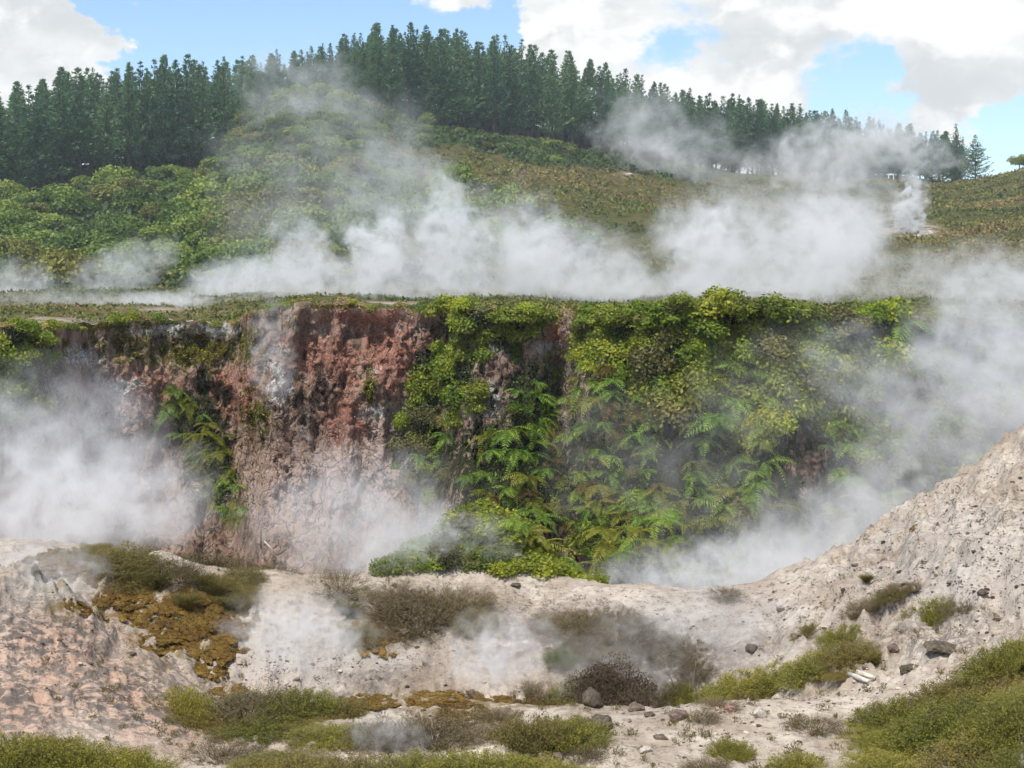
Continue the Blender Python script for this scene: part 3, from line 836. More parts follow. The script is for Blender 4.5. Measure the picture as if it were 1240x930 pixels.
FERNS = {
    'bank': [(560, 520), (600, 510), (640, 430), (700, 425), (760, 440), (800, 520), (800, 610), (740, 640), (640, 640), (570, 600)],
    'gully': [(845, 425), (930, 425), (950, 500), (930, 600), (840, 590), (830, 500)],
    'right_low': [(990, 500), (1180, 500), (1180, 610), (1040, 610), (1000, 570)],
    'left_gully': [(205, 465), (240, 475), (262, 520), (300, 570), (306, 630), (270, 630), (235, 560), (200, 500)],
    'mid': [(700, 590), (840, 590), (960, 600), (950, 660), (740, 680)],
    'vine': [(495, 480), (560, 480), (545, 560), (500, 590)],
}


def scatter_poly(poly, n, rng, mind):
    xs = [p[0] for p in poly]; ys = [p[1] for p in poly]; out = []; tries = 0
    while len(out) < n and tries < 20000:
        tries += 1
        x, y = rng.uniform(min(xs), max(xs)), rng.uniform(min(ys), max(ys))
        if not in_poly(np.array([x]), np.array([y]), poly)[0]: continue
        if any((x - a) ** 2 + (y - b) ** 2 < mind * mind for a, b in out): continue
        out.append((x, y))
    return out


def frond_mesh(seed, mat, droop=.5, n=15):
    rng = np.random.default_rng(seed)
    t_ = np.linspace(0, 1, n)
    rach = np.stack([t_ * (1 - .12 * t_), .06 * np.sin(t_ * 2.2) * rng.choice([-1, 1]), .30 * t_ - (.30 + droop) * t_ ** 2], 1)
    V = []; T = []; nv = 0; Q = []
    for k in range(1, n):
        w = .34 * math.sin(min(1, (1 - t_[k]) * 1.25 + .08) * math.pi * .52) * (.55 + .45 * min(1, t_[k] * 5))
        d = unit(rach[k] - rach[k - 1])
        for s in (-1, 1):
            side = np.array([0, s, 0.]) + d * .45 + np.array([0, 0, -.18]) + rng.normal(size=3) * .08
            side = unit(side) * w * rng.uniform(.85, 1.1)
            b = rach[k]
            V += [b - d * .012, b + side * .45 + d * .026, b + side + np.array([0, 0, -.1 * w]), b + side * .45 - d * .03]
            Q.append([nv, nv + 1, nv + 2, nv + 3]); nv += 4; T += [float(np.clip(.35 + .35 * t_[k] + rng.normal() * .12, 0, 1))] * 4
    for k in range(n - 1):
        w = .008 * (1 - t_[k]) + .002
        V += [rach[k] + [0, -w, 0], rach[k] + [0, w, 0], rach[k + 1] + [0, w * .9, 0], rach[k + 1] + [0, -w * .9, 0]]
        Q.append([nv, nv + 1, nv + 2, nv + 3]); nv += 4; T += [.3] * 4
    return make_mesh('fern_frond', np.array(V), [np.array(Q)], {'tone': T}, mats=(mat,))


FROND = [frond_mesh(k, M['fern'], d) for k, d in enumerate((.35, .55, .75, .5))]


def fern(loc, size, rng, label, group=None, mat=None, nf=8, name='fern', face=-math.pi / 2, spread=1.55):
    e = tag(link(name, None, loc=loc), label, 'fern', group)
    for k in range(nf):
        az = face + spread * ((k + .5) / nf * 2 - 1) + rng.normal() * .15
        s = size * rng.uniform(.5, 1.2)
        link('frond', FROND[rng.integers(4)], e, rot=(rng.normal() * .3, -rng.uniform(-.35, .6), az), scale=s, mat=mat or M['fern'])
    return e


def re_first(lab, cw):
    for w in ('yellow-green ', 'green ', 'dark ', 'leafy ', 'pale '):
        if lab.startswith(w): return cw + ' ' + (lab[len(w):] if w not in ('dark ', 'leafy ') else lab)
    return lab


def build_cliff_plants():
    rng = np.random.default_rng(55)
    protos = [dome_bush(400 + k, M['cl_green'], 2000, 13, .075, .052, .95, .3, 'shrub_leaves') for k in range(6)]
    spec = {
        'left_shrub': (16, 14, (1.3, 2.0), ['cl_green', 'cl_green', 'cl_yellow'], 'green shrub in the thicket at the left end of the cliff'),
        'brow': (26, 12, (1.2, 1.9), ['cl_yellow', 'cl_yellow', 'cl_green'], 'yellow-green shrub on the cliff brow between the two red rock faces'),
        'vine': (12, 13, (1.0, 1.5), ['cl_green', 'cl_olive'], 'dark creeping shrub on the cliff below the yellow-green brow'),
        'mass': (84, 14, (1.3, 2.2), ['cl_yellow', 'cl_green', 'cl_green', 'cl_yellow', 'cl_olive'], 'leafy shrub in the dense growth covering the cliff right of centre'),
        'bank': (30, 20, (.8, 1.3), ['cl_green', 'cl_green', 'cl_olive'], 'leafy shrub growing among the ferns below the white rock'),
        'right': (64, 18, (1.4, 2.3), ['cl_green', 'cl_green', 'cl_olive', 'cl_yellow'], 'leafy shrub on the misty right part of the cliff'),
        'foot': (48, 17, (1.0, 1.9), ['cl_green', 'cl_yellow', 'cl_olive'], 'pale leafy shrub at the steaming foot of the cliff'),
    }
    for z, (n, md, (a, b), mats, lab) in spec.items():
        for px, py in scatter_poly(ZONES[z], n, rng, md):
            p = cliff_hit(px, py)[0]; s = rng.uniform(a, b)
            top = py < float(cl_py(px)) + 6
            mt = M['cl_yellow'] if (z in ('mass',) and py < 430 and rng.random() < .55) else M[mats[rng.integers(len(mats))]]
            o = link('shrub', protos[rng.integers(6)], loc=p + np.array([0, .1 if top else .15, -.25 * s]), rot=(0 if top else rng.uniform(.2, .7), rng.normal() * .15, rng.uniform(-.5, .5)),
                     scale=(s, s, s * rng.uniform(.7, 1.05)), mat=mt)
            cw = {'cl_green': 'green', 'cl_yellow': 'yellow-green', 'cl_olive': 'olive-brown'}[next(k for k in M if M[k] == mt)]
            lb = re_first(lab, cw); tag(o, lb, 'shrub', 'cliff shrubs: ' + z.replace('_', ' ') + ', ' + cw)
    fspec = {
        'bank': (84, 11, (.55, .95), ['fern', 'fern', 'fern', 'fern_y', 'fern_b'], 'arching green fern in the fern bank below the white rock'),
        'gully': (34, 13, (.6, 1.0), ['fern', 'fern', 'fern_y'], 'green fern in the dark gully right of the shrub mass'),
        'right_low': (32, 15, (.6, 1.0), ['fern'], 'pale green fern low on the misty right part of the cliff'),
        'left_gully': (30, 11, (.6, .95), ['fern_y', 'fern', 'fern_y'], 'yellow-green fern in the gully beside the left steam cloud'),
        'mid': (30, 15, (.6, .95), ['fern', 'fern_y'], 'fern on the slope at the foot of the cliff'),
        'vine': (9, 14, (.5, .8), ['fern'], 'small fern hanging on the cliff under the yellow-green brow'),
    }
    for z, (n, md, (a, b), mats, lab) in fspec.items():
        for px, py in scatter_poly(FERNS[z], n, rng, md):
            p = cliff_hit(px, py)[0]
            mk = mats[rng.integers(len(mats))]
            lb = lab if mk == 'fern' else lab.replace('arching green', 'arching').replace('yellow-green ', '').replace('green ', '')
            lb = {'fern': '', 'fern_y': 'yellowish ', 'fern_b': 'browning '}[mk] + lb
            fern(p + np.array([0, -.1, .05]), rng.uniform(a, b), rng, lb, 'ferns: ' + z.replace('_', ' ') + mk[4:].replace('_y', ', yellowish').replace('_b', ', browning'), M[mk], int(rng.integers(5, 9)))
    fern(cliff_hit(1092, 402)[0] + np.array([0, -.4, .3]), 1.5, rng, 'large fern with long pale arching fronds near the right end of the cliff top', None, M['fern'], 9, 'tree_fern')
    fern(cliff_hit(868, 512)[0] + np.array([0, -.4, .2]), 1.25, rng, 'large fern with one long frond reaching left out of the gully', None, M['fern'], 7, 'tree_fern', -2.4, 1.2)
    # leaf cover and moss on the face
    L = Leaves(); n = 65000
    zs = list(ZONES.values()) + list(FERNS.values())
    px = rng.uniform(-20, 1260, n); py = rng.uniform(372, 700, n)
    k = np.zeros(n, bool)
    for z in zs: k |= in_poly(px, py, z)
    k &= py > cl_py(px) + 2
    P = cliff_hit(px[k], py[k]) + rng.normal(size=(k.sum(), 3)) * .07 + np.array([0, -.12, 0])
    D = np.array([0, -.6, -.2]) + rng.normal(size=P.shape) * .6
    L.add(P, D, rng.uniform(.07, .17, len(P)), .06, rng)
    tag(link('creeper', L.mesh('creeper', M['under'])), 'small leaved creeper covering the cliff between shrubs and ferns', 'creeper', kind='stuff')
    L = Leaves(); n = 46000
    px = rng.uniform(-20, 720, n); py = rng.uniform(370, 560, n)
    w = blobs(px, py, [(230, 425, 70, 20), (165, 420, 60, 16, .8), (300, 420, 20, 24, .7), (310, 500, 16, 26, .9), (448, 470, 8, 20, .9), (60, 430, 26, 26, .6), (340, 385, 30, 10, .4)])
    k = (rng.random(n) < w * .8) & (py > cl_py(px) + 2)
    P = cliff_hit(px[k], py[k]) + rng.normal(size=(k.sum(), 3)) * .04
    L.add(P, np.array([0, -.7, .1]) + rng.normal(size=P.shape) * .5, rng.uniform(.08, .2, len(P)), .05, rng)
    tag(link('moss', L.mesh('cliff_moss', M['cl_yellow'])), 'yellow-brown moss on the cliff face', 'moss', kind='stuff')
    # turf fringe hanging over the edge in places
    L = Leaves(); n = 16000; px = rng.uniform(-20, 1260, n); Yc = cl_Y(px) + rng.uniform(-.12, .6, n)
    P = np.stack([(px - CX) / F * Yc, Yc, cl_z(px) + rng.uniform(-.16, .10, n)], 1)
    P = P[vnoise(px * .045, 3.3, 1.1) + .5 * vnoise(px * .2, 5.3, 1.1) > -.1]
    L.add(P, np.array([0, -.5, .2]) + rng.normal(size=P.shape) * .5, rng.uniform(.06, .18, len(P)), .035, rng)
    tag(link('turf', L.mesh('turf', M['heath'])), 'patchy olive turf fringe along the cliff edge', 'turf', kind='stuff')
    # low growth along the edge
    for px, py, s, m_, lab in ((20, 398, 1.3, 'cl_green', 'green shrub on the cliff edge at the left border'), (62, 398, 1.2, 'cl_yellow', 'yellow-green shrub on the cliff edge left of the bare lip'), (50, 412, 1.4, 'cl_green', 'green shrub hanging just under the left cliff edge'),
                               (85, 396, .8, 'cl_yellow', 'small yellow shrub on the left cliff edge'), (140, 388, 1.4, 'cl_yellow', 'yellow cushion shrub on the cliff edge above the dark hollow'), (160, 388, 1.2, 'cl_yellow', 'second yellow cushion shrub above the dark hollow'),
                               (192, 392, 1.0, 'cl_green', 'bright green shrub on the edge above the white rock band'), (514, 376, .7, 'cl_green', 'small bright green tuft on the cliff edge left of the brow'), (446, 368, .5, 'cl_olive', 'tiny lone plant on the cliff edge above the red rock'),
                               (1130, 392, 1.8, 'cl_yellow', 'yellow shrub on the cliff edge right of the large fern'), (1165, 396, 1.8, 'cl_olive', 'olive shrub at the right end of the cliff edge')):
        Y = float(cl_Y(px)) + .2
        o = link('shrub', protos[rng.integers(6)], loc=((px - CX) / F * Y, Y, float(cl_z(px)) - .2 * s - (.4 if px == 50 else 0)), rot=(0, 0, rng.uniform(0, 6)), scale=(s, s, s * .75), mat=M[m_])
        tag(o, lab, 'shrub')
    for px, (a, b) in zip(np.concatenate([np.linspace(60, 535, 24), np.linspace(690, 1235, 26)]) + rng.normal(size=50) * 6, [(.35, .8)] * 24 + [(.7, 1.5)] * 26):
        sz = rng.uniform(a, b); Y = float(cl_Y(px)) + rng.uniform(-.05, .5); mk = ['cl_yellow', 'cl_olive', 'cl_green', 'cl_olive'][rng.integers(4)]
        o = link('edge_tuft', protos[rng.integers(6)], loc=((px - CX) / F * Y, Y, float(cl_z(px)) - .25 * sz), rot=(0, 0, rng.uniform(0, 6)), scale=(sz * 1.3, sz, sz * rng.uniform(.5, .9)), mat=M[mk])
        cw = {'cl_yellow': 'yellowish', 'cl_olive': 'olive', 'cl_green': 'green'}[mk]; sd = 'left half, above the red rock' if px < 600 else 'right half, before the steam bank'
        tag(o, cw + ' tuft on the cliff edge in its ' + sd, 'shrub', cw + ' edge tufts, ' + sd[:5])
    return protos


# ------------------------------------------------------------------ plants, moss, stones and wood of the foreground
def low_shrub(seed, leafy=50, ntw=300, L0=.024, W0=.011):
    rng = np.random.default_rng(seed); W = Leaves(); L = Leaves()
    for k in range(ntw):
        a = rng.random() * 6.28; r = .5 * math.sqrt(rng.random())
        hmax = .34 * (1 - (r / .56) ** 2) ** .5 * (.8 + .4 * math.sin(a * 3 + seed) ** 2)
        h = hmax * rng.uniform(.55, 1.04)
        tip = np.array([math.cos(a) * r * 1.05, math.sin(a) * r * 1.05, h + .01])
        root = np.array([math.cos(a + rng.normal() * .3) * r * .45, math.sin(a + rng.normal() * .3) * r * .45, -.03])
        mid = (tip + root) / 2 + np.array([0, 0, -.02]) + rng.normal(size=3) * .025
        W.ribbons(np.array([root, mid]), np.array([mid, tip]), [.0032, .0022], [.0022, .0010], rng, float(rng.random()))
        s = rng.uniform(.2, 1.0, leafy)[:, None]
        P = np.where(s < .5, root + (mid - root) * s * 2, mid + (tip - mid) * (s - .5) * 2) + rng.normal(size=(leafy, 3)) * .02
        D = unit(tip - mid) * .6 + rng.normal(size=(leafy, 3)) * .6 + np.array([0, 0, .3])
        L.add(P, D, rng.uniform(.6, 1.3, leafy) * L0, W0, rng, np.clip(rng.normal(.28 + .3 * s[:, 0], .18), 0, 1))
    return L.mesh('shrub_foliage', M['kanuka']), W.mesh('shrub_twigs', M['dead'])


def tussock(seed):
    rng = np.random.default_rng(seed); L = Leaves(); n = 420
    a = rng.random(n) * 6.28; lean_ = rng.uniform(.1, 1.0, n)
    base = np.stack([np.cos(a), np.sin(a), np.zeros(n)], 1) * rng.uniform(0, .14, (n, 1))
    d1 = np.stack([np.cos(a) * lean_, np.sin(a) * lean_, np.ones(n)], 1); d1 = unit(d1)
    ln = rng.uniform(.25, .5, n)[:, None]
    mid = base + d1 * ln * .6; tip = mid + unit(d1 * np.array([1.6, 1.6, .35])) * ln * .55
    L.ribbons(base, mid, .006, .005, rng); L.ribbons(mid, tip, .005, .001, rng)
    T = np.repeat(rng.random(n), 4); L.T = [T, T, T, T]
    return L.mesh('tussock', M['grass'])


def moss_cushion(seed):
    """uneven carpet of small fuzzy cushions, about 1 m wide"""
    rng = np.random.default_rng(seed); v, f = ICO[1]; Vs = []; Fs = []; T = []; nv = 0; L = Leaves()
    for k in range(120):
        a = rng.random() * 6.28; r = .46 * math.sqrt(rng.random()) * (1 + .25 * math.sin(2 * a + seed)); q = rng.uniform(.02, .06) * (1 - .5 * r)
        c = np.array([math.cos(a) * r, math.sin(a) * r, .02])
        w = 1 + .2 * fbm(v[:, 0] * 2 + k, v[:, 1] * 2, v[:, 2] * 2 + seed, 3, .6)
        P = c + v * w[:, None] * np.array([q * 1.25, q * 1.25, q * .95]); Vs.append(P); Fs.append(f + nv); nv += len(P)
        tn = float(np.clip(rng.normal(.4, .2), 0, 1)); T.append(np.clip(tn + .12 * rng.normal(size=len(P)), 0, 1))
        n = 60; j = rng.integers(0, len(v), n); j = j[v[j, 2] > -.2]
        L.add(P[j] * .99, v[j] + rng.normal(size=(len(j), 3)) * .5, rng.uniform(.02, .05, len(j)), .016, rng, np.clip(tn + rng.normal(0, .2, len(j)), 0, 1))
    Q = [x + nv for x in L.Q]
    return make_mesh('moss_cushion', np.concatenate(Vs + L.V), [np.concatenate(Fs), np.concatenate(Q)], {'tone': np.concatenate(T + L.T)}, mats=(M['mossleaf'],))


def rock_mesh(seed, mat, sub=3, flat=.6):
    v, f = ICO[sub]
    r = 1 + .28 * fbm(v[:, 0] * 1.3 + seed * 3.1, v[:, 1] * 1.3, v[:, 2] * 1.3, 4, .55)
    # chipped faces
    rng = np.random.default_rng(seed); P = v * r[:, None]
    for _ in range(7):
        d = unit(rng.normal(size=3)); s = P @ d; c = rng.uniform(.62, .85); P = P - np.maximum(s - c, 0)[:, None] * d * .85
    P = P * np.array([.5, .42, .5 * flat])
    return make_mesh('rock', P, [f], None, sub < 3, (mat,))


def fg_mats():
    M['rock_dark'] = plain_mat('mossy_dark_rock', (.040, .032, .022), (.15, .12, .085), 7.0, .9, .03)
    M['rock_brown'] = plain_mat('brown_crust', (.085, .055, .04), (.22, .165, .13), 6.0, .92, .03)
    M['rock_pale'] = plain_mat('pale_stone', (.36, .31, .26), (.58, .53, .46), 6.0, .9, .03)
    M['rock_red'] = plain_mat('reddish_stone', (.16, .07, .055), (.38, .24, .2), 6.0, .9, .03)
    M['thatch'] = leaf_mat('brown_thatch', (.050, .034, .022), (.11, .078, .048), (.18, .13, .085), .1, .3, .9)


def build_foreground():
    fg_mats()
    rng = np.random.default_rng(66)
    leafy = [low_shrub(500 + k) for k in range(5)]
    sparse = [low_shrub(520 + k, 20, 330, .024, .009) for k in range(4)]
    tus = [tussock(540 + k) for k in range(3)]
    mos = [moss_cushion(560 + k) for k in range(4)]

    def shrub(px, py, w, h, kind, label, group=None):
        p = near_hit(px, py); s = w / F * p[1]; hs = h / F * p[1] / .36
        hs = min(max(hs * .58, .24 * s), 1.0 * s); s *= 1.12
        lf, tw = (sparse if kind in 'BD' else leafy)[rng.integers(4)]
        e = tag(link('low_shrub', None, loc=p - np.array([0, 0, .02]), rot=slope_rot(p, .7, rng.uniform(0, 6.28))), label, 'shrub', group)
        m_ = {'G': 'kanuka', 'O': 'kanuka_o', 'B': 'kanuka_b', 'V': 'kanuka_v', 'D': 'kanuka_b'}[kind]
        link('foliage', lf, e, scale=(s * 1.05, s, hs), mat=M[m_]); link('twigs', tw, e, scale=(s * 1.05, s, hs))

    S = [  # px, base row, width, height, kind, label
        (150, 682, 90, 30, 'O', 'olive shrub along the top of the left mossy bank'), (110, 672, 60, 18, 'O', 'flat olive shrub at the upper left end of the mossy bank'),
        (213, 700, 76, 38, 'B', 'grey-brown twiggy shrub on top of the left bank beside the tussocks'), (245, 668, 80, 36, 'B', 'dark twiggy shrub left in the thicket behind the left bank'),
        (283, 680, 100, 40, 'B', 'broad dark shrub in the middle of the thicket behind the left bank'), (325, 688, 80, 34, 'B', 'grey shrub at the right end of the thicket behind the left bank'),
        (262, 664, 60, 26, 'O', 'olive shrub at the back of the thicket behind the left bank'), (225, 662, 50, 22, 'O', 'small olive shrub on the rim in front of the left steam cloud'),
        (285, 722, 60, 30, 'O', 'olive shrub right of the tussocks above the small pit'), (175, 700, 60, 34, 'O', 'rounded olive shrub in the middle of the left bank'),
        (25, 930, 110, 62, 'G', 'green shrub in the bottom left corner'), (95, 932, 110, 58, 'G', 'green shrub second from the bottom left corner'), (165, 934, 90, 46, 'G', 'green shrub third from the bottom left corner'),
        (60, 915, 70, 40, 'O', 'olive shrub behind the bottom left green shrubs'), (228, 858, 66, 50, 'G', 'green shrub at the foot of the left pink slope'), (246, 878, 60, 36, 'O', 'olive shrub below the green shrub at the slope foot'),
        (300, 862, 120, 46, 'B', 'long dark twiggy shrub along the near side of the small pit'), (360, 862, 90, 44, 'G', 'yellow-green shrub at the right end of the long dark shrub'), (318, 888, 100, 30, 'V', 'bright green low shrub in front of the long dark shrub'),
        (408, 866, 70, 32, 'O', 'olive shrub beside orange moss left of centre'), (395, 896, 90, 26, 'G', 'flat green shrub on pale ground left of centre'), (268, 918, 90, 34, 'D', 'dead grey shrub on pink ground near the bottom left'),
        (350, 936, 120, 36, 'O', 'olive shrub at the bottom edge left of centre'), (430, 938, 110, 34, 'O', 'second olive shrub at the bottom edge left of centre'), (525, 896, 120, 54, 'B', 'large dark brown twiggy shrub at lower centre'),
        (460, 898, 90, 40, 'B', 'grey-brown twiggy shrub left of the large dark one'), (500, 940, 110, 40, 'G', 'green shrub at the bottom edge left of middle'), (580, 938, 120, 42, 'G', 'green shrub at the bottom edge in the middle'),
        (650, 938, 90, 32, 'G', 'green shrub at the bottom edge right of middle'), (600, 872, 60, 26, 'B', 'small brown shrub left of the big green foreground shrub'), (648, 850, 60, 34, 'B', 'brown shrub at the near lip of the dark vent'),
        (692, 850, 60, 34, 'G', 'green shrub at the near lip of the dark vent'), (645, 900, 90, 58, 'O', 'dense olive shrub in the middle of the foreground'), (690, 898, 100, 44, 'G', 'big green shrub on the pale path at lower centre'),
        (705, 918, 60, 28, 'D', 'dead brown shrub on the pale path below the big green shrub'), (790, 846, 50, 36, 'B', 'brown spiky shrub at the right lip of the dark vent'), (832, 850, 60, 50, 'G', 'sparse green shrub with bare branches right of the dark vent'),
        (815, 842, 44, 24, 'O', 'small olive shrub between the two shrubs right of the vent'), (888, 842, 90, 34, 'G', 'green shrub at the left end of the diagonal hedge on the right'), (870, 856, 60, 18, 'B', 'flat brown shrub below the left end of the diagonal hedge'),
        (935, 828, 80, 34, 'G', 'second green shrub of the diagonal hedge on the right'), (985, 812, 90, 34, 'G', 'third green shrub of the diagonal hedge on the right'), (1030, 796, 70, 30, 'O', 'fourth shrub of the diagonal hedge, olive coloured'),
        (1018, 774, 52, 26, 'G', 'small green shrub above the diagonal hedge'), (1125, 748, 66, 34, 'G', 'lone green shrub on the bare right slope'), (1165, 735, 60, 20, 'B', 'brown shrub right of the lone green shrub on the slope'),
        (1050, 738, 70, 20, 'B', 'brown shrub in the furrow of the right slope'), (1080, 722, 50, 16, 'O', 'small olive shrub at the top of the slope furrow'), (975, 768, 40, 16, 'O', 'little olive shrub low on the right slope'),
        (1205, 812, 90, 46, 'G', 'green shrub at the right edge, uppermost of the right thicket'), (1240, 800, 80, 50, 'G', 'green shrub cut by the right edge of the picture'), (1195, 850, 100, 50, 'O', 'olive shrub in the middle of the right thicket'),
        (1140, 850, 90, 40, 'O', 'olive shrub at the upper left of the right thicket'), (1085, 872, 100, 42, 'G', 'green shrub at the left tip of the right thicket'), (1150, 884, 130, 56, 'V', 'bright green shrub in the middle of the right thicket'),
        (1220, 890, 120, 62, 'G', 'green shrub at the right edge below the olive one'), (1100, 902, 100, 40, 'G', 'green shrub on the lower left side of the right thicket'), (1170, 928, 120, 46, 'O', 'olive shrub at the bottom of the right thicket'),
        (1230, 936, 100, 44, 'V', 'bright green shrub in the bottom right corner'), (1075, 936, 110, 36, 'G', 'green shrub at the bottom edge under the right thicket'), (965, 930, 70, 30, 'G', 'green shrub at the bottom edge left of the right thicket'),
        (885, 916, 60, 48, 'G', 'green shrub on pale ground left of the bottom right thicket'), (855, 932, 60, 26, 'D', 'dead grey shrub at the bottom edge right of the path'), (985, 880, 70, 20, 'B', 'flat brown shrub on the pale ground right of the path'),
        (850, 872, 50, 22, 'B', 'little brown shrub below the spiky shrubs'), (510, 752, 100, 40, 'B', 'dark shrub on the far wall of the small pit'), (470, 735, 80, 30, 'B', 'brown shrub at the top of the pit wall left of centre'),
        (550, 735, 90, 30, 'B', 'brown shrub below the fern mound on the rim'), (410, 712, 80, 26, 'B', 'grey shrub on the rim left of the fern mound'), (575, 758, 60, 26, 'O', 'olive shrub on the pit wall above the small steam puff'),
        (440, 775, 50, 24, 'O', 'pale olive shrub on the pit wall beside white steam'), (700, 765, 80, 30, 'B', 'grey-brown shrub on the far wall of the dark vent'), (760, 772, 70, 26, 'B', 'brown shrub at the upper edge of the dark vent'),
        (680, 800, 44, 30, 'V', 'green tuft inside the dark vent'), (880, 722, 50, 14, 'B', 'thin brown shrub on the pale rim right of centre'),
    ]
    for r in S: shrub(*r)
    mats = (([(70, 668), (150, 668), (300, 700), (300, 745), (230, 760), (150, 720)], 9, 'O', 'olive mat shrub on the mossy left bank', (34, 50)), ([(200, 850), (430, 845), (440, 890), (210, 890)], 12, 'O', 'low olive mat in the belt in front of the small pit', (50, 70)),
            ([(300, 925), (720, 925), (720, 960), (300, 960)], 16, 'G', 'low green mat along the bottom edge left of the path', (60, 90)), ([(0, 905), (180, 925), (180, 960), (0, 960)], 8, 'G', 'low green mat in the bottom left growth', (60, 90)),
            ([(1030, 880), (1250, 800), (1250, 960), (1030, 960)], 22, 'G', 'low green mat in the right thicket', (70, 100)), ([(870, 842), (960, 822), (1050, 790), (1060, 805), (970, 835), (880, 855)], 9, 'O', 'low olive mat in the diagonal hedge', (40, 56)),
            ([(440, 715), (590, 715), (590, 760), (450, 770)], 10, 'B', 'low brown mat on the far pit wall', (50, 70)), ([(640, 750), (800, 745), (800, 775), (660, 780)], 8, 'B', 'low grey-brown mat above the dark vent', (46, 64)),
            ([(440, 880), (720, 865), (720, 900), (440, 905)], 12, 'B', 'low brown mat between the foreground shrubs', (46, 70)), ([(690, 775), (860, 770), (870, 815), (790, 835), (700, 830)], 16, 'B', 'dark brown mat on the wall of the dark vent', (40, 60)), ([(1030, 740), (1100, 705), (1100, 720), (1040, 750)], 6, 'B', 'low brown mat in the right slope furrow', (30, 40)))
    for poly, n_, kd, lb, (wa, wb) in mats:
        for px, py in scatter_poly(poly, n_, rng, 15): shrub(px, py, rng.uniform(wa, wb), 15, kd, lb, 'mats: ' + lb)
    for px, py, w, lab in ((190, 712, 60, 'straw tussock on the left bank'), (228, 738, 60, 'green tussock on the mossy hump of the left bank'), (262, 722, 64, 'big straw tussock at the right of the left bank'), (245, 712, 54, 'straw tussock behind the big one on the left bank'),
                           (276, 738, 50, 'tussock lowest on the right of the left bank'), (420, 745, 50, 'pale tussock at the edge of the small pit'), (1050, 705, 30, 'thin grass tuft on the right slope')):
        p = near_hit(px, py); s = w * .62 / F * p[1] / .75
        tag(link('tussock', tus[rng.integers(3)], loc=p, rot=(0, 0, rng.uniform(0, 6)), scale=s), lab, 'grass')
    mm = [(75, 688, 60, 20), (112, 702, 60, 28), (150, 722, 64, 34), (175, 740, 50, 30), (232, 762, 70, 56), (272, 760, 70, 56), (92, 735, 26, 9), (110, 742, 34, 12), (190, 774, 44, 24), (212, 788, 54, 24), (238, 806, 44, 24), (256, 816, 30, 14),
          (130, 752, 22, 8), (450, 852, 50, 12), (525, 858, 70, 14), (560, 868, 60, 16), (600, 846, 60, 9), (665, 852, 60, 10), (745, 846, 60, 9), (460, 775, 60, 28), (430, 868, 50, 18), (260, 838, 44, 12), (285, 842, 34, 12), (1148, 618, 14, 8), (1108, 640, 12, 7), (690, 882, 70, 14)]
    ml = ['orange-brown moss at the upper left end of the bank', 'orange-brown moss second down the left bank', 'large orange moss mat on the left bank', 'brown moss mat left of the big moss humps', 'big brown moss hump below the straw tussocks', 'second big moss hump, right end of the left bank',
          'tiny moss pad on pale rock of the left slope', 'flat dark moss pad on the left slope crest', 'moss mat under the big hump', 'orange moss mat lower on the left gully', 'orange moss strip near the gully bottom', 'lowest moss pad in the left gully', 'tiny dark moss pad right of the slope crest',
          'thin moss strip left of centre', 'flat orange moss mat at lower centre', 'orange moss patch above the large brown shrub', 'moss strip on the pit lip at centre', 'moss strip under the vent shrubs', 'dark red-brown moss strip on the vent lip', 'brown moss clump on the pit wall', 'mossy patch left of the brown shrubs',
          'dark moss patch at the foot of the left slope', 'second dark moss patch at the foot of the left slope', 'small moss spot high on the right slope', 'small moss spot on the right slope crest', 'dark moss mat behind the big green shrub']
    for px, py in scatter_poly([(55, 672), (130, 680), (290, 735), (300, 760), (262, 812), (235, 812), (180, 760), (120, 722)], 34, rng, 13):
        mm.append((px, py, rng.uniform(26, 46), 14)); ml.append('golden-brown moss pad in the carpet on the left bank')
    for (px, py, w, h), lab in zip(mm, ml):
        p = near_hit(px, py - h * .3); s = w / F * p[1]; hz = max(h / F * p[1], .1 * s)
        tag(link('moss_cushion', mos[rng.integers(4)], loc=p - np.array([0, 0, .015]), rot=slope_rot(p, 1.0 if py < 830 else .25, rng.uniform(0, 6)), scale=(s * 1.5, s * 1.5, .55 * s)), lab, 'moss', 'moss carpet of the left bank' if 'carpet' in lab else None)
    # humps and stones
    rk = {k: [rock_mesh(600 + j + 10 * i, M[k]) for j in range(3)] for i, k in enumerate(('rock_dark', 'rock_brown', 'rock_pale', 'rock_red'))}
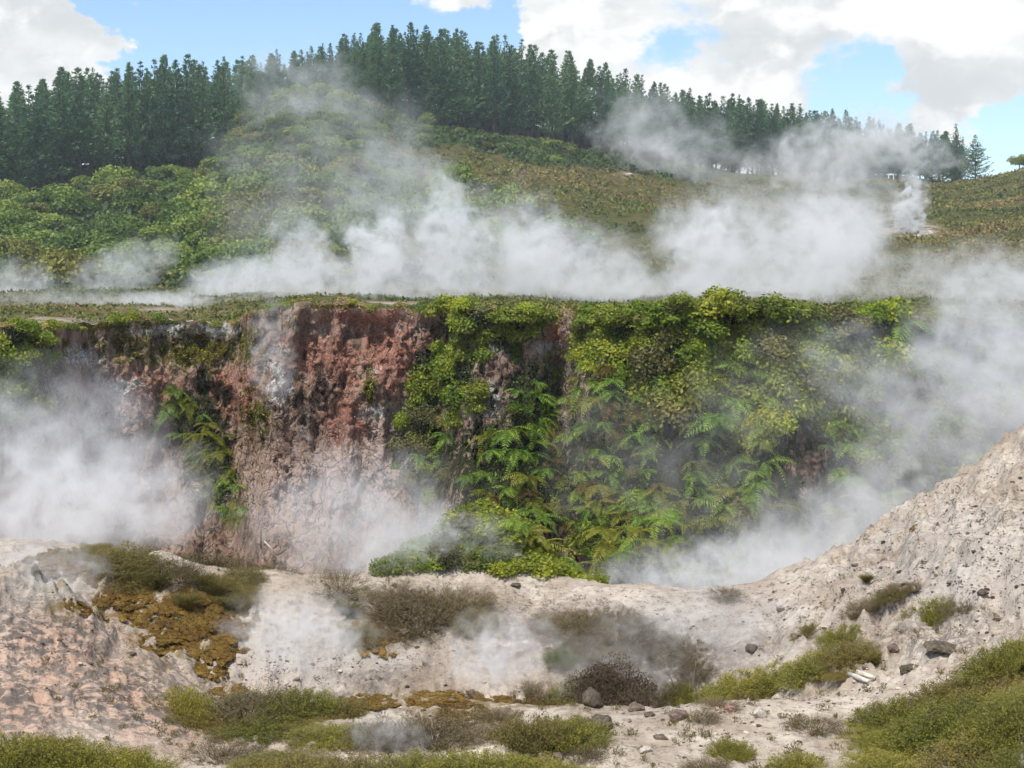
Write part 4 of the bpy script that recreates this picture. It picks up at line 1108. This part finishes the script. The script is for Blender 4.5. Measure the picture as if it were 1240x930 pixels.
    for px, py, w, h, k, lab in ((717, 856, 44, 34, 'rock_dark', 'dark mossy rock hump at the near lip of the vent'), (770, 862, 34, 14, 'rock_brown', 'flat brown rock on the pale path'), (797, 858, 30, 11, 'rock_brown', 'flat mossy rock right of the path'),
                                 (786, 869, 24, 8, 'rock_dark', 'thin dark slab on the pale path'), (822, 872, 40, 16, 'rock_brown', 'crumbly brown rock right of the pale path'), (762, 876, 9, 6, 'rock_red', 'small red-brown stone lying alone on the path'),
                                 (728, 880, 50, 18, 'rock_dark', 'dark lumpy rock beside the big green shrub'), (782, 912, 26, 12, 'rock_pale', 'pale stone on the path near the bottom edge'), (676, 922, 24, 14, 'rock_brown', 'brown stone at the bottom left of the path'),
                                 (800, 896, 30, 8, 'rock_brown', 'low brown crust on the path'), (920, 870, 26, 18, 'rock_pale', 'pale upright stone right of the path'), (885, 862, 24, 10, 'rock_red', 'reddish stone left of the pale upright stone'),
                                 (1100, 815, 30, 12, 'rock_dark', 'dark stone above the two pale logs'), (1082, 790, 26, 14, 'rock_brown', 'brown stone uphill of the two pale logs'), (1045, 822, 12, 8, 'rock_red', 'small dark stone touching the two pale logs'),
                                 (1190, 722, 24, 9, 'rock_dark', 'grey stone high on the right slope'), (490, 772, 26, 12, 'rock_brown', 'brown stone on the pit wall'), (625, 712, 20, 6, 'rock_dark', 'dark stone on the pale rim below the fern mound'),
                                 (910, 790, 24, 12, 'rock_dark', 'grey stone at the top right of the dark vent'), (1140, 790, 60, 16, 'rock_dark', 'dark crumbly rock band on the right slope')):
        p = near_hit(px, py - 2); s = w / F * p[1]; hz = h / F * p[1]
        tag(link('rock', rk[k][rng.integers(3)], loc=p + np.array([0, 0, hz * .2]), rot=(rng.normal() * .1, rng.normal() * .1, rng.uniform(0, 6)), scale=(s * .66, s * .66, max(hz * .66 / .45, .22 * s))), lab, 'rock')
    hump_m = dome_bush(910, M['thatch'], 15000, 18, .03, .011, .95, .8, 'thatch')
    for px, py, w, h, lab in ((735, 846, 110, 58, 'brown rounded thatch hump inside the dark vent'), (690, 842, 80, 44, 'smaller brown hump at the left of the vent hump'), (790, 840, 70, 34, 'low brown hump right of the vent hump')):
        Y = 21.0; X = (px - CX) / F * Y; zg = float(near_h(np.array([X]), np.array([Y]))[0]); top = CZ + (HY - (py - h)) / F * Y; w_ = w / F * Y
        tag(link('hump', hump_m, loc=(X, Y, zg - .05), scale=(w_, w_ * .9, max(min((top - zg) / .58, w_ * 1.1), .35))), lab, 'hump')
    # crumbs and nodules too many to count
    v, f = ICO[1]; V = []; Fc = []; T = []; nv = 0
    n = 3600
    px = rng.uniform(-10, 1250, n); Yq = 1 / rng.uniform(1 / 26.6, 1 / 16.2, n); X = (px - CX) / F * Yq
    Z = near_h(X, Yq); qx, qy = proj(X, Yq, Z)
    w = blobs(qx, qy, [(1150, 650, 160, 110), (950, 730, 180, 40), (640, 735, 160, 26), (380, 790, 160, 50), (850, 880, 150, 40, .8), (480, 850, 150, 22, .8), (120, 760, 170, 60, .7), (1040, 840, 110, 40, .9)])
    w = w * (1 - blobs(qx, qy, [(780, 895, 60, 40, .95)]))
    keep = np.where(rng.random(n) < w * .9 + .04)[0]
    for k in keep:
        s = (rng.gamma(1.6, .006) + .008) * (1.25 if qx[k] > 900 and qy[k] < 780 else 1)
        q = v * (1 + .35 * rng.normal(size=(len(v), 1)) * .5) * s * np.array([1.3, 1.1, .6]) + np.array([X[k], Yq[k], Z[k] + s * .1])
        V.append(q); Fc.append(f + nv); T.append(np.full(len(v), rng.random() * (.62 if qx[k] > 900 and qy[k] < 780 else 1))); nv += len(v)
    m_, t, out = new_mat('crumbs'); c = t.ramp(t.attr('tone'), [(0, (.05, .035, .026)), (.55, (.13, .09, .065)), (.7, (.36, .29, .23)), (1, (.55, .47, .38))]); principled(t, out, c, .95)
    tag(link('gravel', make_mesh('gravel', np.concatenate(V), [np.concatenate(Fc)], {'tone': np.concatenate(T)}, mats=(m_,))), 'dark nodules and pale crumbs strewn over the clay', 'gravel', kind='stuff')
    L = Leaves(); n = 900
    px = rng.uniform(-10, 1250, n); Yq = 1 / rng.uniform(1 / 26.6, 1 / 16.4, n); X = (px - CX) / F * Yq; Z = near_h(X, Yq); qx, qy = proj(X, Yq, Z)
    w = blobs(qx, qy, [(300, 870, 260, 60), (600, 880, 260, 50), (900, 840, 200, 40), (1120, 800, 160, 80), (200, 720, 120, 60), (480, 740, 160, 40), (900, 900, 300, 40), (1060, 720, 80, 30, .7), (750, 770, 120, 30)])
    for k in np.where(rng.random(n) < w)[0]:
        m = 16; d = unit(np.array([0, 0, .9]) + rng.normal(size=(m, 3)) * .6); d[:, 2] = np.abs(d[:, 2]); sz = rng.uniform(.04, .13)
        A = np.array([X[k], Yq[k], Z[k]]) + rng.normal(size=(m, 3)) * np.array([.03, .03, 0]); L.ribbons(A, A + d * sz, .002, .001, rng, float(rng.random()))
        B = np.repeat(A + d * sz * .6, 3, 0); L.add(B, np.repeat(d, 3, 0) + rng.normal(size=(m * 3, 3)) * .7, .028, .010, rng)
    tag(link('low_growth', L.mesh('low_growth', M['kanuka_o'])), 'tiny dry plants dotted over the crater clay', 'low growth', kind='stuff')
    # wood
    for (a, b), r, lab in ((((1029, 820), (1051, 828)), .035, 'lower of two pale split logs lying on the clay'), (((1037, 816), (1060, 824)), .036, 'upper of two pale split logs lying on the clay')):
        A, B = near_hit(*a), near_hit(*b); A[2] += r * .8; B[2] += r * .8
        C = (A + B) / 2
        path = [A - C, (A - C) * .3 + [0, 0, .004], (B - C) * .4, B - C]
        V_, q, t3 = tube(path, [r, r * 1.05, r, r * .85], 9)
        tag(link('log', make_mesh('log', V_, [q, t3], mats=(M['paleboard'],)), loc=C), lab, 'log')
    def rod(a, b, Y, r, mat, name, lab, cat):
        A = np.array([(a[0] - CX) / F * Y, Y, CZ + (HY - a[1]) / F * Y]); B = np.array([(b[0] - CX) / F * Y, Y, CZ + (HY - b[1]) / F * Y])
        C = A.copy(); V_, q, t3 = tube([A - C, (B - A) * .5 + [0, .006, .004], B - C], [r, r, r * .8], 6)
        tag(link(name, make_mesh(name, V_, [q, t3], mats=(M[mat],)), loc=C), lab, cat)
    rod((316, 664), (316, 640), 26.6, .012, 'greywood', 'stake', 'thin upright stake behind the left thicket', 'stake')
    rod((247, 652), (247, 640), 26.6, .010, 'greywood', 'stake', 'short thin stake in front of the left steam cloud', 'stake')
    rod((333, 670), (320, 655), 26.6, .016, 'paleboard', 'stick', 'pale leaning stick right of the thin stake', 'stick')
    rod((337, 672), (347, 665), 26.6, .014, 'greywood', 'stick', 'dark short stick right of the pale leaning stick', 'stick')
    for a, b, lab in (((818, 838), (800, 800), 'bare branch leaning left right of the dark vent'), ((835, 842), (846, 795), 'bare upright branch in the sparse shrub by the vent'), ((770, 840), (794, 806), 'long pale branch leaning over the dark vent')):
        A = near_hit(*a); Y = A[1]; B = np.array([(b[0] - CX) / F * Y, Y + .1, CZ + (HY - b[1]) / F * Y])
        pts = [A * 0, (B - A) * .35 + [.02, 0, .02], (B - A) * .7, B - A]
        V_, q, t3 = tube(pts, [.014, .011, .008, .004], 6); Vs, Qs, Ts = [V_], [q], [t3]; o = len(V_)
        for s in (.4, .55, .7, .85):
            d = (B - A) * .22 + rng.normal(size=3) * .1; st = (B - A) * s
            V2, q2, t2 = tube([st, st + d * .5, st + d], [.007, .005, .002], 5); Vs.append(V2); Qs.append(q2 + o); Ts.append(t2 + o); o += len(V2)
        tag(link('branch', make_mesh('branch', np.concatenate(Vs), [np.concatenate(Qs), np.concatenate(Ts)], mats=(M['greywood'],)), loc=A), lab, 'branch')


def build_mound(protos):
    rng = np.random.default_rng(77)
    poly = [(445, 700), (470, 670), (520, 640), (545, 622), (590, 622), (640, 640), (690, 670), (712, 712), (560, 716), (470, 712)]
    lab = 'yellow-green shrub in the mound on the far rim of the small pit'
    for px in np.linspace(465, 712, 13):
        for Y in (27.25, 27.7, 28.1, 28.5, 28.9, 29.3, 29.8, 30.5):
            pj = px + rng.normal() * 6; Yj = Y + rng.normal() * .12
            if abs(pj - 592) > 122 + rng.normal() * 6: continue
            X = (pj - CX) / F * Yj; zg = float(near_h(np.array([X]), np.array([Yj]))[0]); sz = rng.uniform(.65, 1.1); mk = ['cl_yellow', 'cl_green', 'cl_olive', 'cl_yellow', 'cl_yellow'][rng.integers(5)]
            o = link('mound_shrub', protos[rng.integers(6)], loc=(X, Yj, zg - .12), rot=(0, 0, rng.uniform(0, 6)), scale=(sz, sz, sz * rng.uniform(.6, .95)), mat=M[mk])
            tag(o, {'cl_yellow': 'yellow-green', 'cl_green': 'green', 'cl_olive': 'olive'}[mk] + lab[12:], 'shrub', 'shrubs of the rim mound, ' + mk[3:])
    for px, py in scatter_poly([(560, 650), (690, 640), (705, 690), (600, 690)], 10, rng, 16) + scatter_poly([(720, 630), (800, 625), (830, 680), (720, 690)], 10, rng, 18):
        Y = 28.2 if px < 712 else 36
        p = np.array([(px - CX) / F * Y, Y, CZ + (HY - py) / F * Y])
        if px < 712: p[2] = float(near_h(p[0:1], p[1:2])[0]) + .45
        fern(p, rng.uniform(.4, .6) * Y / 29, rng, 'yellow-green fern on top of the mound' if px < 712 else 'pale fern just right of the mound', 'ferns on the mound' if px < 712 else 'ferns right of the mound', M['fern_y' if rng.random() < .6 else 'fern'], 8, spread=3.0)


# ------------------------------------------------------------------ far people, board and outcrops
def person(px, py, Y, shirt, legs, lab):
    m_, t, out = new_mat('clothes'); tc = t.node('ShaderNodeTexCoord'); sp = t.node('ShaderNodeSeparateXYZ'); t.l.new(tc.outputs['Object'], sp.inputs[0])
    z = t.math('DIVIDE', sp.outputs[2], 1.72)
    c = t.ramp(z, [(0, (.03, .03, .03)), (.05, legs), (.52, shirt), (.83, (.45, .28, .2)), (.95, (.05, .035, .025))], 'CONSTANT')
    principled(t, out, c, .8)
    J = [(0, 0, .95), (0, 0, 1.2), (0, 0, 1.42), (0, 0, 1.52), (0, -.02, 1.62), (.09, 0, .9), (.1, -.03, .5), (.1, 0, .07), (.1, -.14, .03), (-.09, 0, .9), (-.1, .06, .5), (-.1, .1, .07), (-.1, -.04, .03),
         (.19, 0, 1.4), (.25, .02, 1.12), (.25, -.08, .88), (-.19, 0, 1.4), (-.25, .02, 1.12), (-.25, -.08, .88)]
    R = [.14, .14, .12, .055, .095, .09, .065, .045, .04, .09, .065, .045, .04, .06, .045, .035, .06, .045, .035]
    E_ = [(0, 1), (1, 2), (2, 3), (3, 4), (0, 5), (5, 6), (6, 7), (7, 8), (0, 9), (9, 10), (10, 11), (11, 12), (2, 13), (13, 14), (14, 15), (2, 16), (16, 17), (17, 18)]
    me = bpy.data.meshes.new('person'); me.from_pydata(J, E_, [])
    X = (px - CX) / F * Y; zg = float(far_h(px, Y))
    o = link('person', me, loc=(X, Y, zg + .02), rot=(0, 0, px % 3))
    sk = o.modifiers.new('skin', 'SKIN'); sv = me.skin_vertices
    if not sv: me.attributes  # layer is made by the modifier below
    bm = __import__('bmesh').new(); bm.from_mesh(me); lay = bm.verts.layers.skin.verify()
    for v_, r in zip(bm.verts, R): v_[lay].radius = (r, r); v_[lay].use_root = v_.index == 0
    bm.to_mesh(me); bm.free()
    me.materials.append(m_); o.modifiers.new('sub', 'SUBSURF').levels = 1
    o.modifiers['sub'].render_levels = 1
    tag(o, lab, 'person')


def build_far_things():
    rng = np.random.default_rng(88)
    for px, shirt, legs, lab in ((916, (.75, .22, .12), (.05, .05, .06), 'tiny distant person in an orange top on the ridge'), (919.5, (.8, .8, .82), (.3, .06, .05), 'tiny distant person in a white top beside the one in orange'),
                                 (1130.5, (.8, .8, .8), (.5, .5, .5), 'tiny distant person in white on the ridge by the end pines, left of two'), (1135, (.8, .8, .8), (.45, .45, .45), 'tiny distant person in white on the ridge by the end pines, right of two')):
        Y = float(far_Yb(px)) + 1.5
        person(px, 0, Y, shirt, legs, lab)
    px = 1079; Y = float(far_Yb(px)); z = float(far_h(px, Y)); X = (px - CX) / F * Y
    e = tag(link('white_board', None, loc=(X, Y, z)), 'small white board on two posts on the distant ridge', 'board')
    def bx(name, x0, x1, z0, z1, dy):
        V = [(x, y, q) for x in (x0, x1) for y in (-dy, dy) for q in (z0, z1)]
        link(name, make_mesh(name, np.array(V), [np.array([[0, 1, 3, 2], [4, 6, 7, 5], [0, 4, 5, 1], [2, 3, 7, 6], [0, 2, 6, 4], [1, 5, 7, 3]])], mats=(M['white'],)), e)
    bx('board', -.65, .65, 1.1, 1.5, .04); bx('post', -.62, -.45, -.3, 1.098, .035); bx('post', .45, .62, -.3, 1.098, .035)
    rp = [rock_mesh(700 + j, M['rock_pale'], 3, .7) for j in range(3)]
    for px, py, w, h, lab in ((1120, 283, 26, 12, 'pale bare rock beside the narrow white steam jet'), (1112, 288, 18, 9, 'lower pale rock at the foot of the steam jet'), (1072, 272, 22, 10, 'brownish rock left of the narrow steam jet'), (1082, 262, 16, 8, 'small rock above the brownish one left of the jet'), (762, 212, 14, 4, 'pale stone patch in the brown heath')):
        p = far_hit(px, py, 100); s = w / F * p[1]
        tag(link('outcrop', rp[rng.integers(3)], loc=p, rot=(0, 0, rng.uniform(0, 6)), scale=(s, s, s * h / w * 1.6), mat=M['rock_brown'] if 'brown' in lab and 'stone' not in lab else M['rock_pale']), lab, 'rock')


# ------------------------------------------------------------------ steam
def steam(px, py, Y, rx, ry, depth, od, lab, seed, tilt=0.0, rough=1.0, top=.6, fine=1.35, grey=.998):
    """one plume: a closed body with a cloudy, ragged volume; od = optical depth through its middle"""
    a, c = rx / F * Y, ry / F * Y
    m_ = bpy.data.materials.new('steam'); m_.use_nodes = True; t = NT(m_.node_tree); t.n.clear(); out = t.node('ShaderNodeOutputMaterial')
    pv = t.node('ShaderNodeVolumePrincipled'); pv.inputs['Color'].default_value = (grey, grey, grey, 1); pv.inputs['Anisotropy'].default_value = .1
    tc = t.node('ShaderNodeTexCoord'); P = tc.outputs['Object']
    asp = (a / c if a > c else 1.0, depth / c * .8, 1.0 if a > c else c / a)     # keep the billows round in metres
    Q = t.vmath('ADD', t.vmath('MULTIPLY', P, asp), (seed * 3.7, seed * 1.9, seed * 5.3))
    w = t.vmath('SUBTRACT', t.noise(Q, 1.25 * fine, 3.0, .6, color=True), (.5, .5, .5))
    Pw = t.vmath('ADD', t.vmath('SCALE', P, scale=1.15), t.vmath('SCALE', w, scale=1.9 * rough))
    r = t.vmath('LENGTH', Pw)
    n = t.noise(t.vmath('ADD', Q, t.vmath('SCALE', w, scale=.9)), 2.7 * fine, 4.0, .6)
    d = t.maprange(t.math('SUBTRACT', 1.0, r), -.05, .55)
    d = t.math('MULTIPLY', d, t.maprange(n, .40, .66, .03, 1.5, False))
    edge = t.maprange(t.vmath('LENGTH', P), 1.0, .7)
    sp = t.node('ShaderNodeSeparateXYZ'); t.l.new(P, sp.inputs[0])
    vert = t.maprange(sp.outputs[2], -.8, .9, 1.35, top * .75, False)
    d = t.math('MULTIPLY', t.math('MULTIPLY', d, edge), vert)
    t.l.new(t.math('MULTIPLY', d, 1.18 * od / depth), pv.inputs['Density'])
    t.l.new(pv.outputs[0], out.inputs['Volume'])
    m_.cycles.volume_step_rate = .8
    v, f = ICO[3]
    o = link('steam_plume', make_mesh('steam_plume', v, [f], None, True, (m_,)), loc=((px - CX) / F * Y, Y, CZ + (HY - py) / F * Y), rot=(0, math.radians(tilt), 0), scale=(a, depth, c))
    tag(o, lab, 'steam')


def build_steam():
    S = [
        # px, row, distance, half width, half height (photo px), half depth (m), optical depth, label, seed, tilt, raggedness, thinning upwards
        # crater, in front of the cliff
        (70, 615, 37, 225, 95, 4.5, 2.1, 'dense white steam cloud filling the left of the crater', 1, 0, 1.0, .6),
        (60, 535, 40, 170, 130, 3.5, 1.2, 'thinner steam rising above the left crater cloud', 2, -12, 1.1, .4),
        (190, 590, 39, 90, 110, 3.0, 0.5, 'steam wisp in front of the left gully ferns', 3, 10, 1.1, .4),
        (445, 630, 38, 190, 115, 4.0, 1.0, 'steam drifting at the foot of the pale pink slope', 4, 0, 1.0, .4),
        (505, 660, 27.6, 150, 70, 1.1, 1.0, 'faint steam drifting over the rim left of the mound', 5, 0, 1.1, .5),
        (900, 690, 32, 240, 55, 3.0, 2.2, 'low steam along the pale rim right of the mound', 6, -4, .9, .4),
        (1010, 655, 37, 210, 110, 4.0, 1.7, 'large steam cloud rising behind the right slope', 7, -20, 1.0, .5),
        (1170, 560, 40, 190, 190, 4.5, 0.9, 'tall steam veil above the right slope crest', 8, 15, 1.05, .7),
        (1235, 430, 42, 170, 130, 5.0, 1.7, 'bright steam in front of the right end of the cliff', 9, 20, 1.0, .8),
        (1080, 470, 43, 150, 90, 3.0, 0.5, 'wisp of steam crossing the right cliff ferns', 10, 30, 1.2, .8),
        (800, 560, 42, 200, 130, 3.0, 0.15, 'faint grey steam before the fern bank', 11, 0, 1.2, .7),
        (950, 490, 44, 160, 150, 3.0, 0.15, 'thin mist before the dark gully', 12, 0, 1.2, .7),
        (330, 420, 53, 40, 90, 1.5, 0.5, 'small wisp against the grey-white cliff rib', 13, 0, 1.2, .5),
        # along the plateau behind the cliff edge
        (450, 340, 70, 250, 50, 6.0, 1.3, 'dense white steam bank behind the red cliff edge', 14, 0, .9, .5),
        (285, 340, 84, 90, 40, 5.0, 2.4, 'small bright steam puff left on the plateau', 15, -10, 1.0, .5),
        (600, 305, 78, 140, 110, 6.0, 1.2, 'ragged steam column above the cliff brow', 16, -25, 1.15, .4),
        (490, 250, 95, 110, 120, 7.0, 0.8, 'thin steam trailing up the middle slope', 17, -30, 1.3, .4),
        (715, 325, 74, 130, 75, 6.0, 1.6, 'steam puff above the bare red notch', 18, 15, 1.05, .4),
        (940, 305, 80, 190, 105, 9.0, 2.2, 'largest white steam cloud above the shrub covered cliff', 19, 8, 1.1, .5),
        (840, 350, 68, 330, 34, 4.0, 1.3, 'low steam bank behind the cliff shrubs right of centre', 20, 0, .9, .5),
        (1190, 345, 72, 160, 75, 6.0, 1.6, 'steam bank on the plateau at the right edge', 21, 0, 1.05, .6),
        (90, 370, 68, 190, 34, 4.0, 0.9, 'thin ground steam on the plateau at left', 22, 0, 1.05, .5),
        (10, 345, 90, 80, 46, 5.0, 1.2, 'steam puff at the left border of the plateau', 23, 0, 1.1, .5),
        (150, 325, 95, 90, 44, 5.0, 1.0, 'wisp of steam before the left bush', 24, -25, 1.2, .5),
        (200, 363, 66, 90, 16, 2.0, 1.5, 'flat white steam strip on the left plateau', 25, 0, 1.0, .5),
        (390, 215, 120, 200, 150, 12., 0.35, 'veil of steam over the bush of the knoll', 26, -20, 1.25, .7),
        (365, 315, 76, 60, 75, 3.0, 1.9, 'slender steam column above the left part of the red cliff', 41, -12, 1.1, .4),
        (455, 305, 74, 55, 90, 3.0, 2.0, 'slender steam column above the middle of the red cliff', 42, 8, 1.1, .4),
        (545, 275, 84, 60, 110, 3.5, 1.8, 'tall steam column left of the cliff brow', 43, -14, 1.15, .4),
        (645, 300, 80, 60, 80, 3.0, 1.7, 'steam column right of the cliff brow', 44, 12, 1.1, .4),
        (850, 300, 84, 70, 100, 4.0, 2.0, 'steam column at the left side of the largest cloud', 45, -10, 1.1, .4),
        (1010, 285, 90, 70, 100, 4.0, 1.8, 'steam column at the right side of the largest cloud', 46, 12, 1.15, .4),
        # far wisps
        (375, 125, 235, 120, 95, 12., 0.6, 'thin steam drifting over the top of the knoll', 27, 30, 1.25, .8),
        (810, 175, 275, 140, 75, 14., 1.0, 'steam drifting in front of the hilltop pines', 28, 25, 1.2, .6),
        (1010, 185, 280, 150, 66, 14., 1.6, 'broad steam cloud before the right ridge pines', 29, -15, 1.1, .6),
        (1100, 178, 282, 95, 42, 8., 1.1, 'steam tail blowing right towards the end pines', 30, 20, 1.15, .8),
        (1103, 252, 190, 30, 70, 2.5, 2.4, 'narrow bright steam jet on the far heath slope', 31, 4, 0.85, 0.35),
        (1020, 250, 170, 120, 90, 10., 0.9, 'hazy steam left of the narrow steam jet', 32, 0, 1.15, .6),
        # foreground
        (365, 758, 22.6, 120, 66, .9, 1.15, 'white steam puff in the small pit left of centre', 33, 10, 1.0, .4),
        (605, 785, 22.2, 100, 66, .8, 1.1, 'small white steam puff beside the dark vent', 34, -8, 1.05, .5),
        (740, 800, 21.8, 130, 62, .8, 0.3, 'thin bluish steam inside the dark vent', 35, 0, 1.1, .6),
        (50, 690, 22, 110, 60, .8, 0.6, 'faint steam over the crest of the left slope', 36, 0, 1.2, .7),
        (850, 745, 24, 160, 50, 1.0, 0.4, 'thin steam over the pale pit wall right of centre', 37, 0, 1.2, .7),
        (470, 890, 17.6, 70, 34, .4, .5, 'faint wisp over the brown foreground shrubs', 38, 0, 1.2, .7),
    ]
    for s in S: steam(*s)


build_pines(); build_bushes(); build_heath()
PROTOS = build_cliff_plants()
build_mound(PROTOS)
build_foreground()
build_far_things()
build_steam()


def build_haze():
    V = [(x, y, z) for x in (-2700, 2900) for y in (-90, 2650) for z in (-10.0, 78.0)]
    m_ = bpy.data.materials.new('haze'); m_.use_nodes = True; t = NT(m_.node_tree); t.n.clear(); out = t.node('ShaderNodeOutputMaterial')
    pv = t.node('ShaderNodeVolumePrincipled'); pv.inputs['Color'].default_value = (.86, .93, 1.0, 1); pv.inputs['Density'].default_value = .00032; pv.inputs['Anisotropy'].default_value = .3
    t.l.new(pv.outputs[0], out.inputs['Volume'])
    o = link('haze', make_mesh('haze', np.array(V, float), [np.array([[0, 1, 3, 2], [4, 6, 7, 5], [0, 4, 5, 1], [2, 3, 7, 6], [0, 2, 6, 4], [1, 5, 7, 3]])], mats=(m_,)))
    tag(o, 'thin pale haze in the air over the valley', 'haze', kind='stuff')


build_haze()
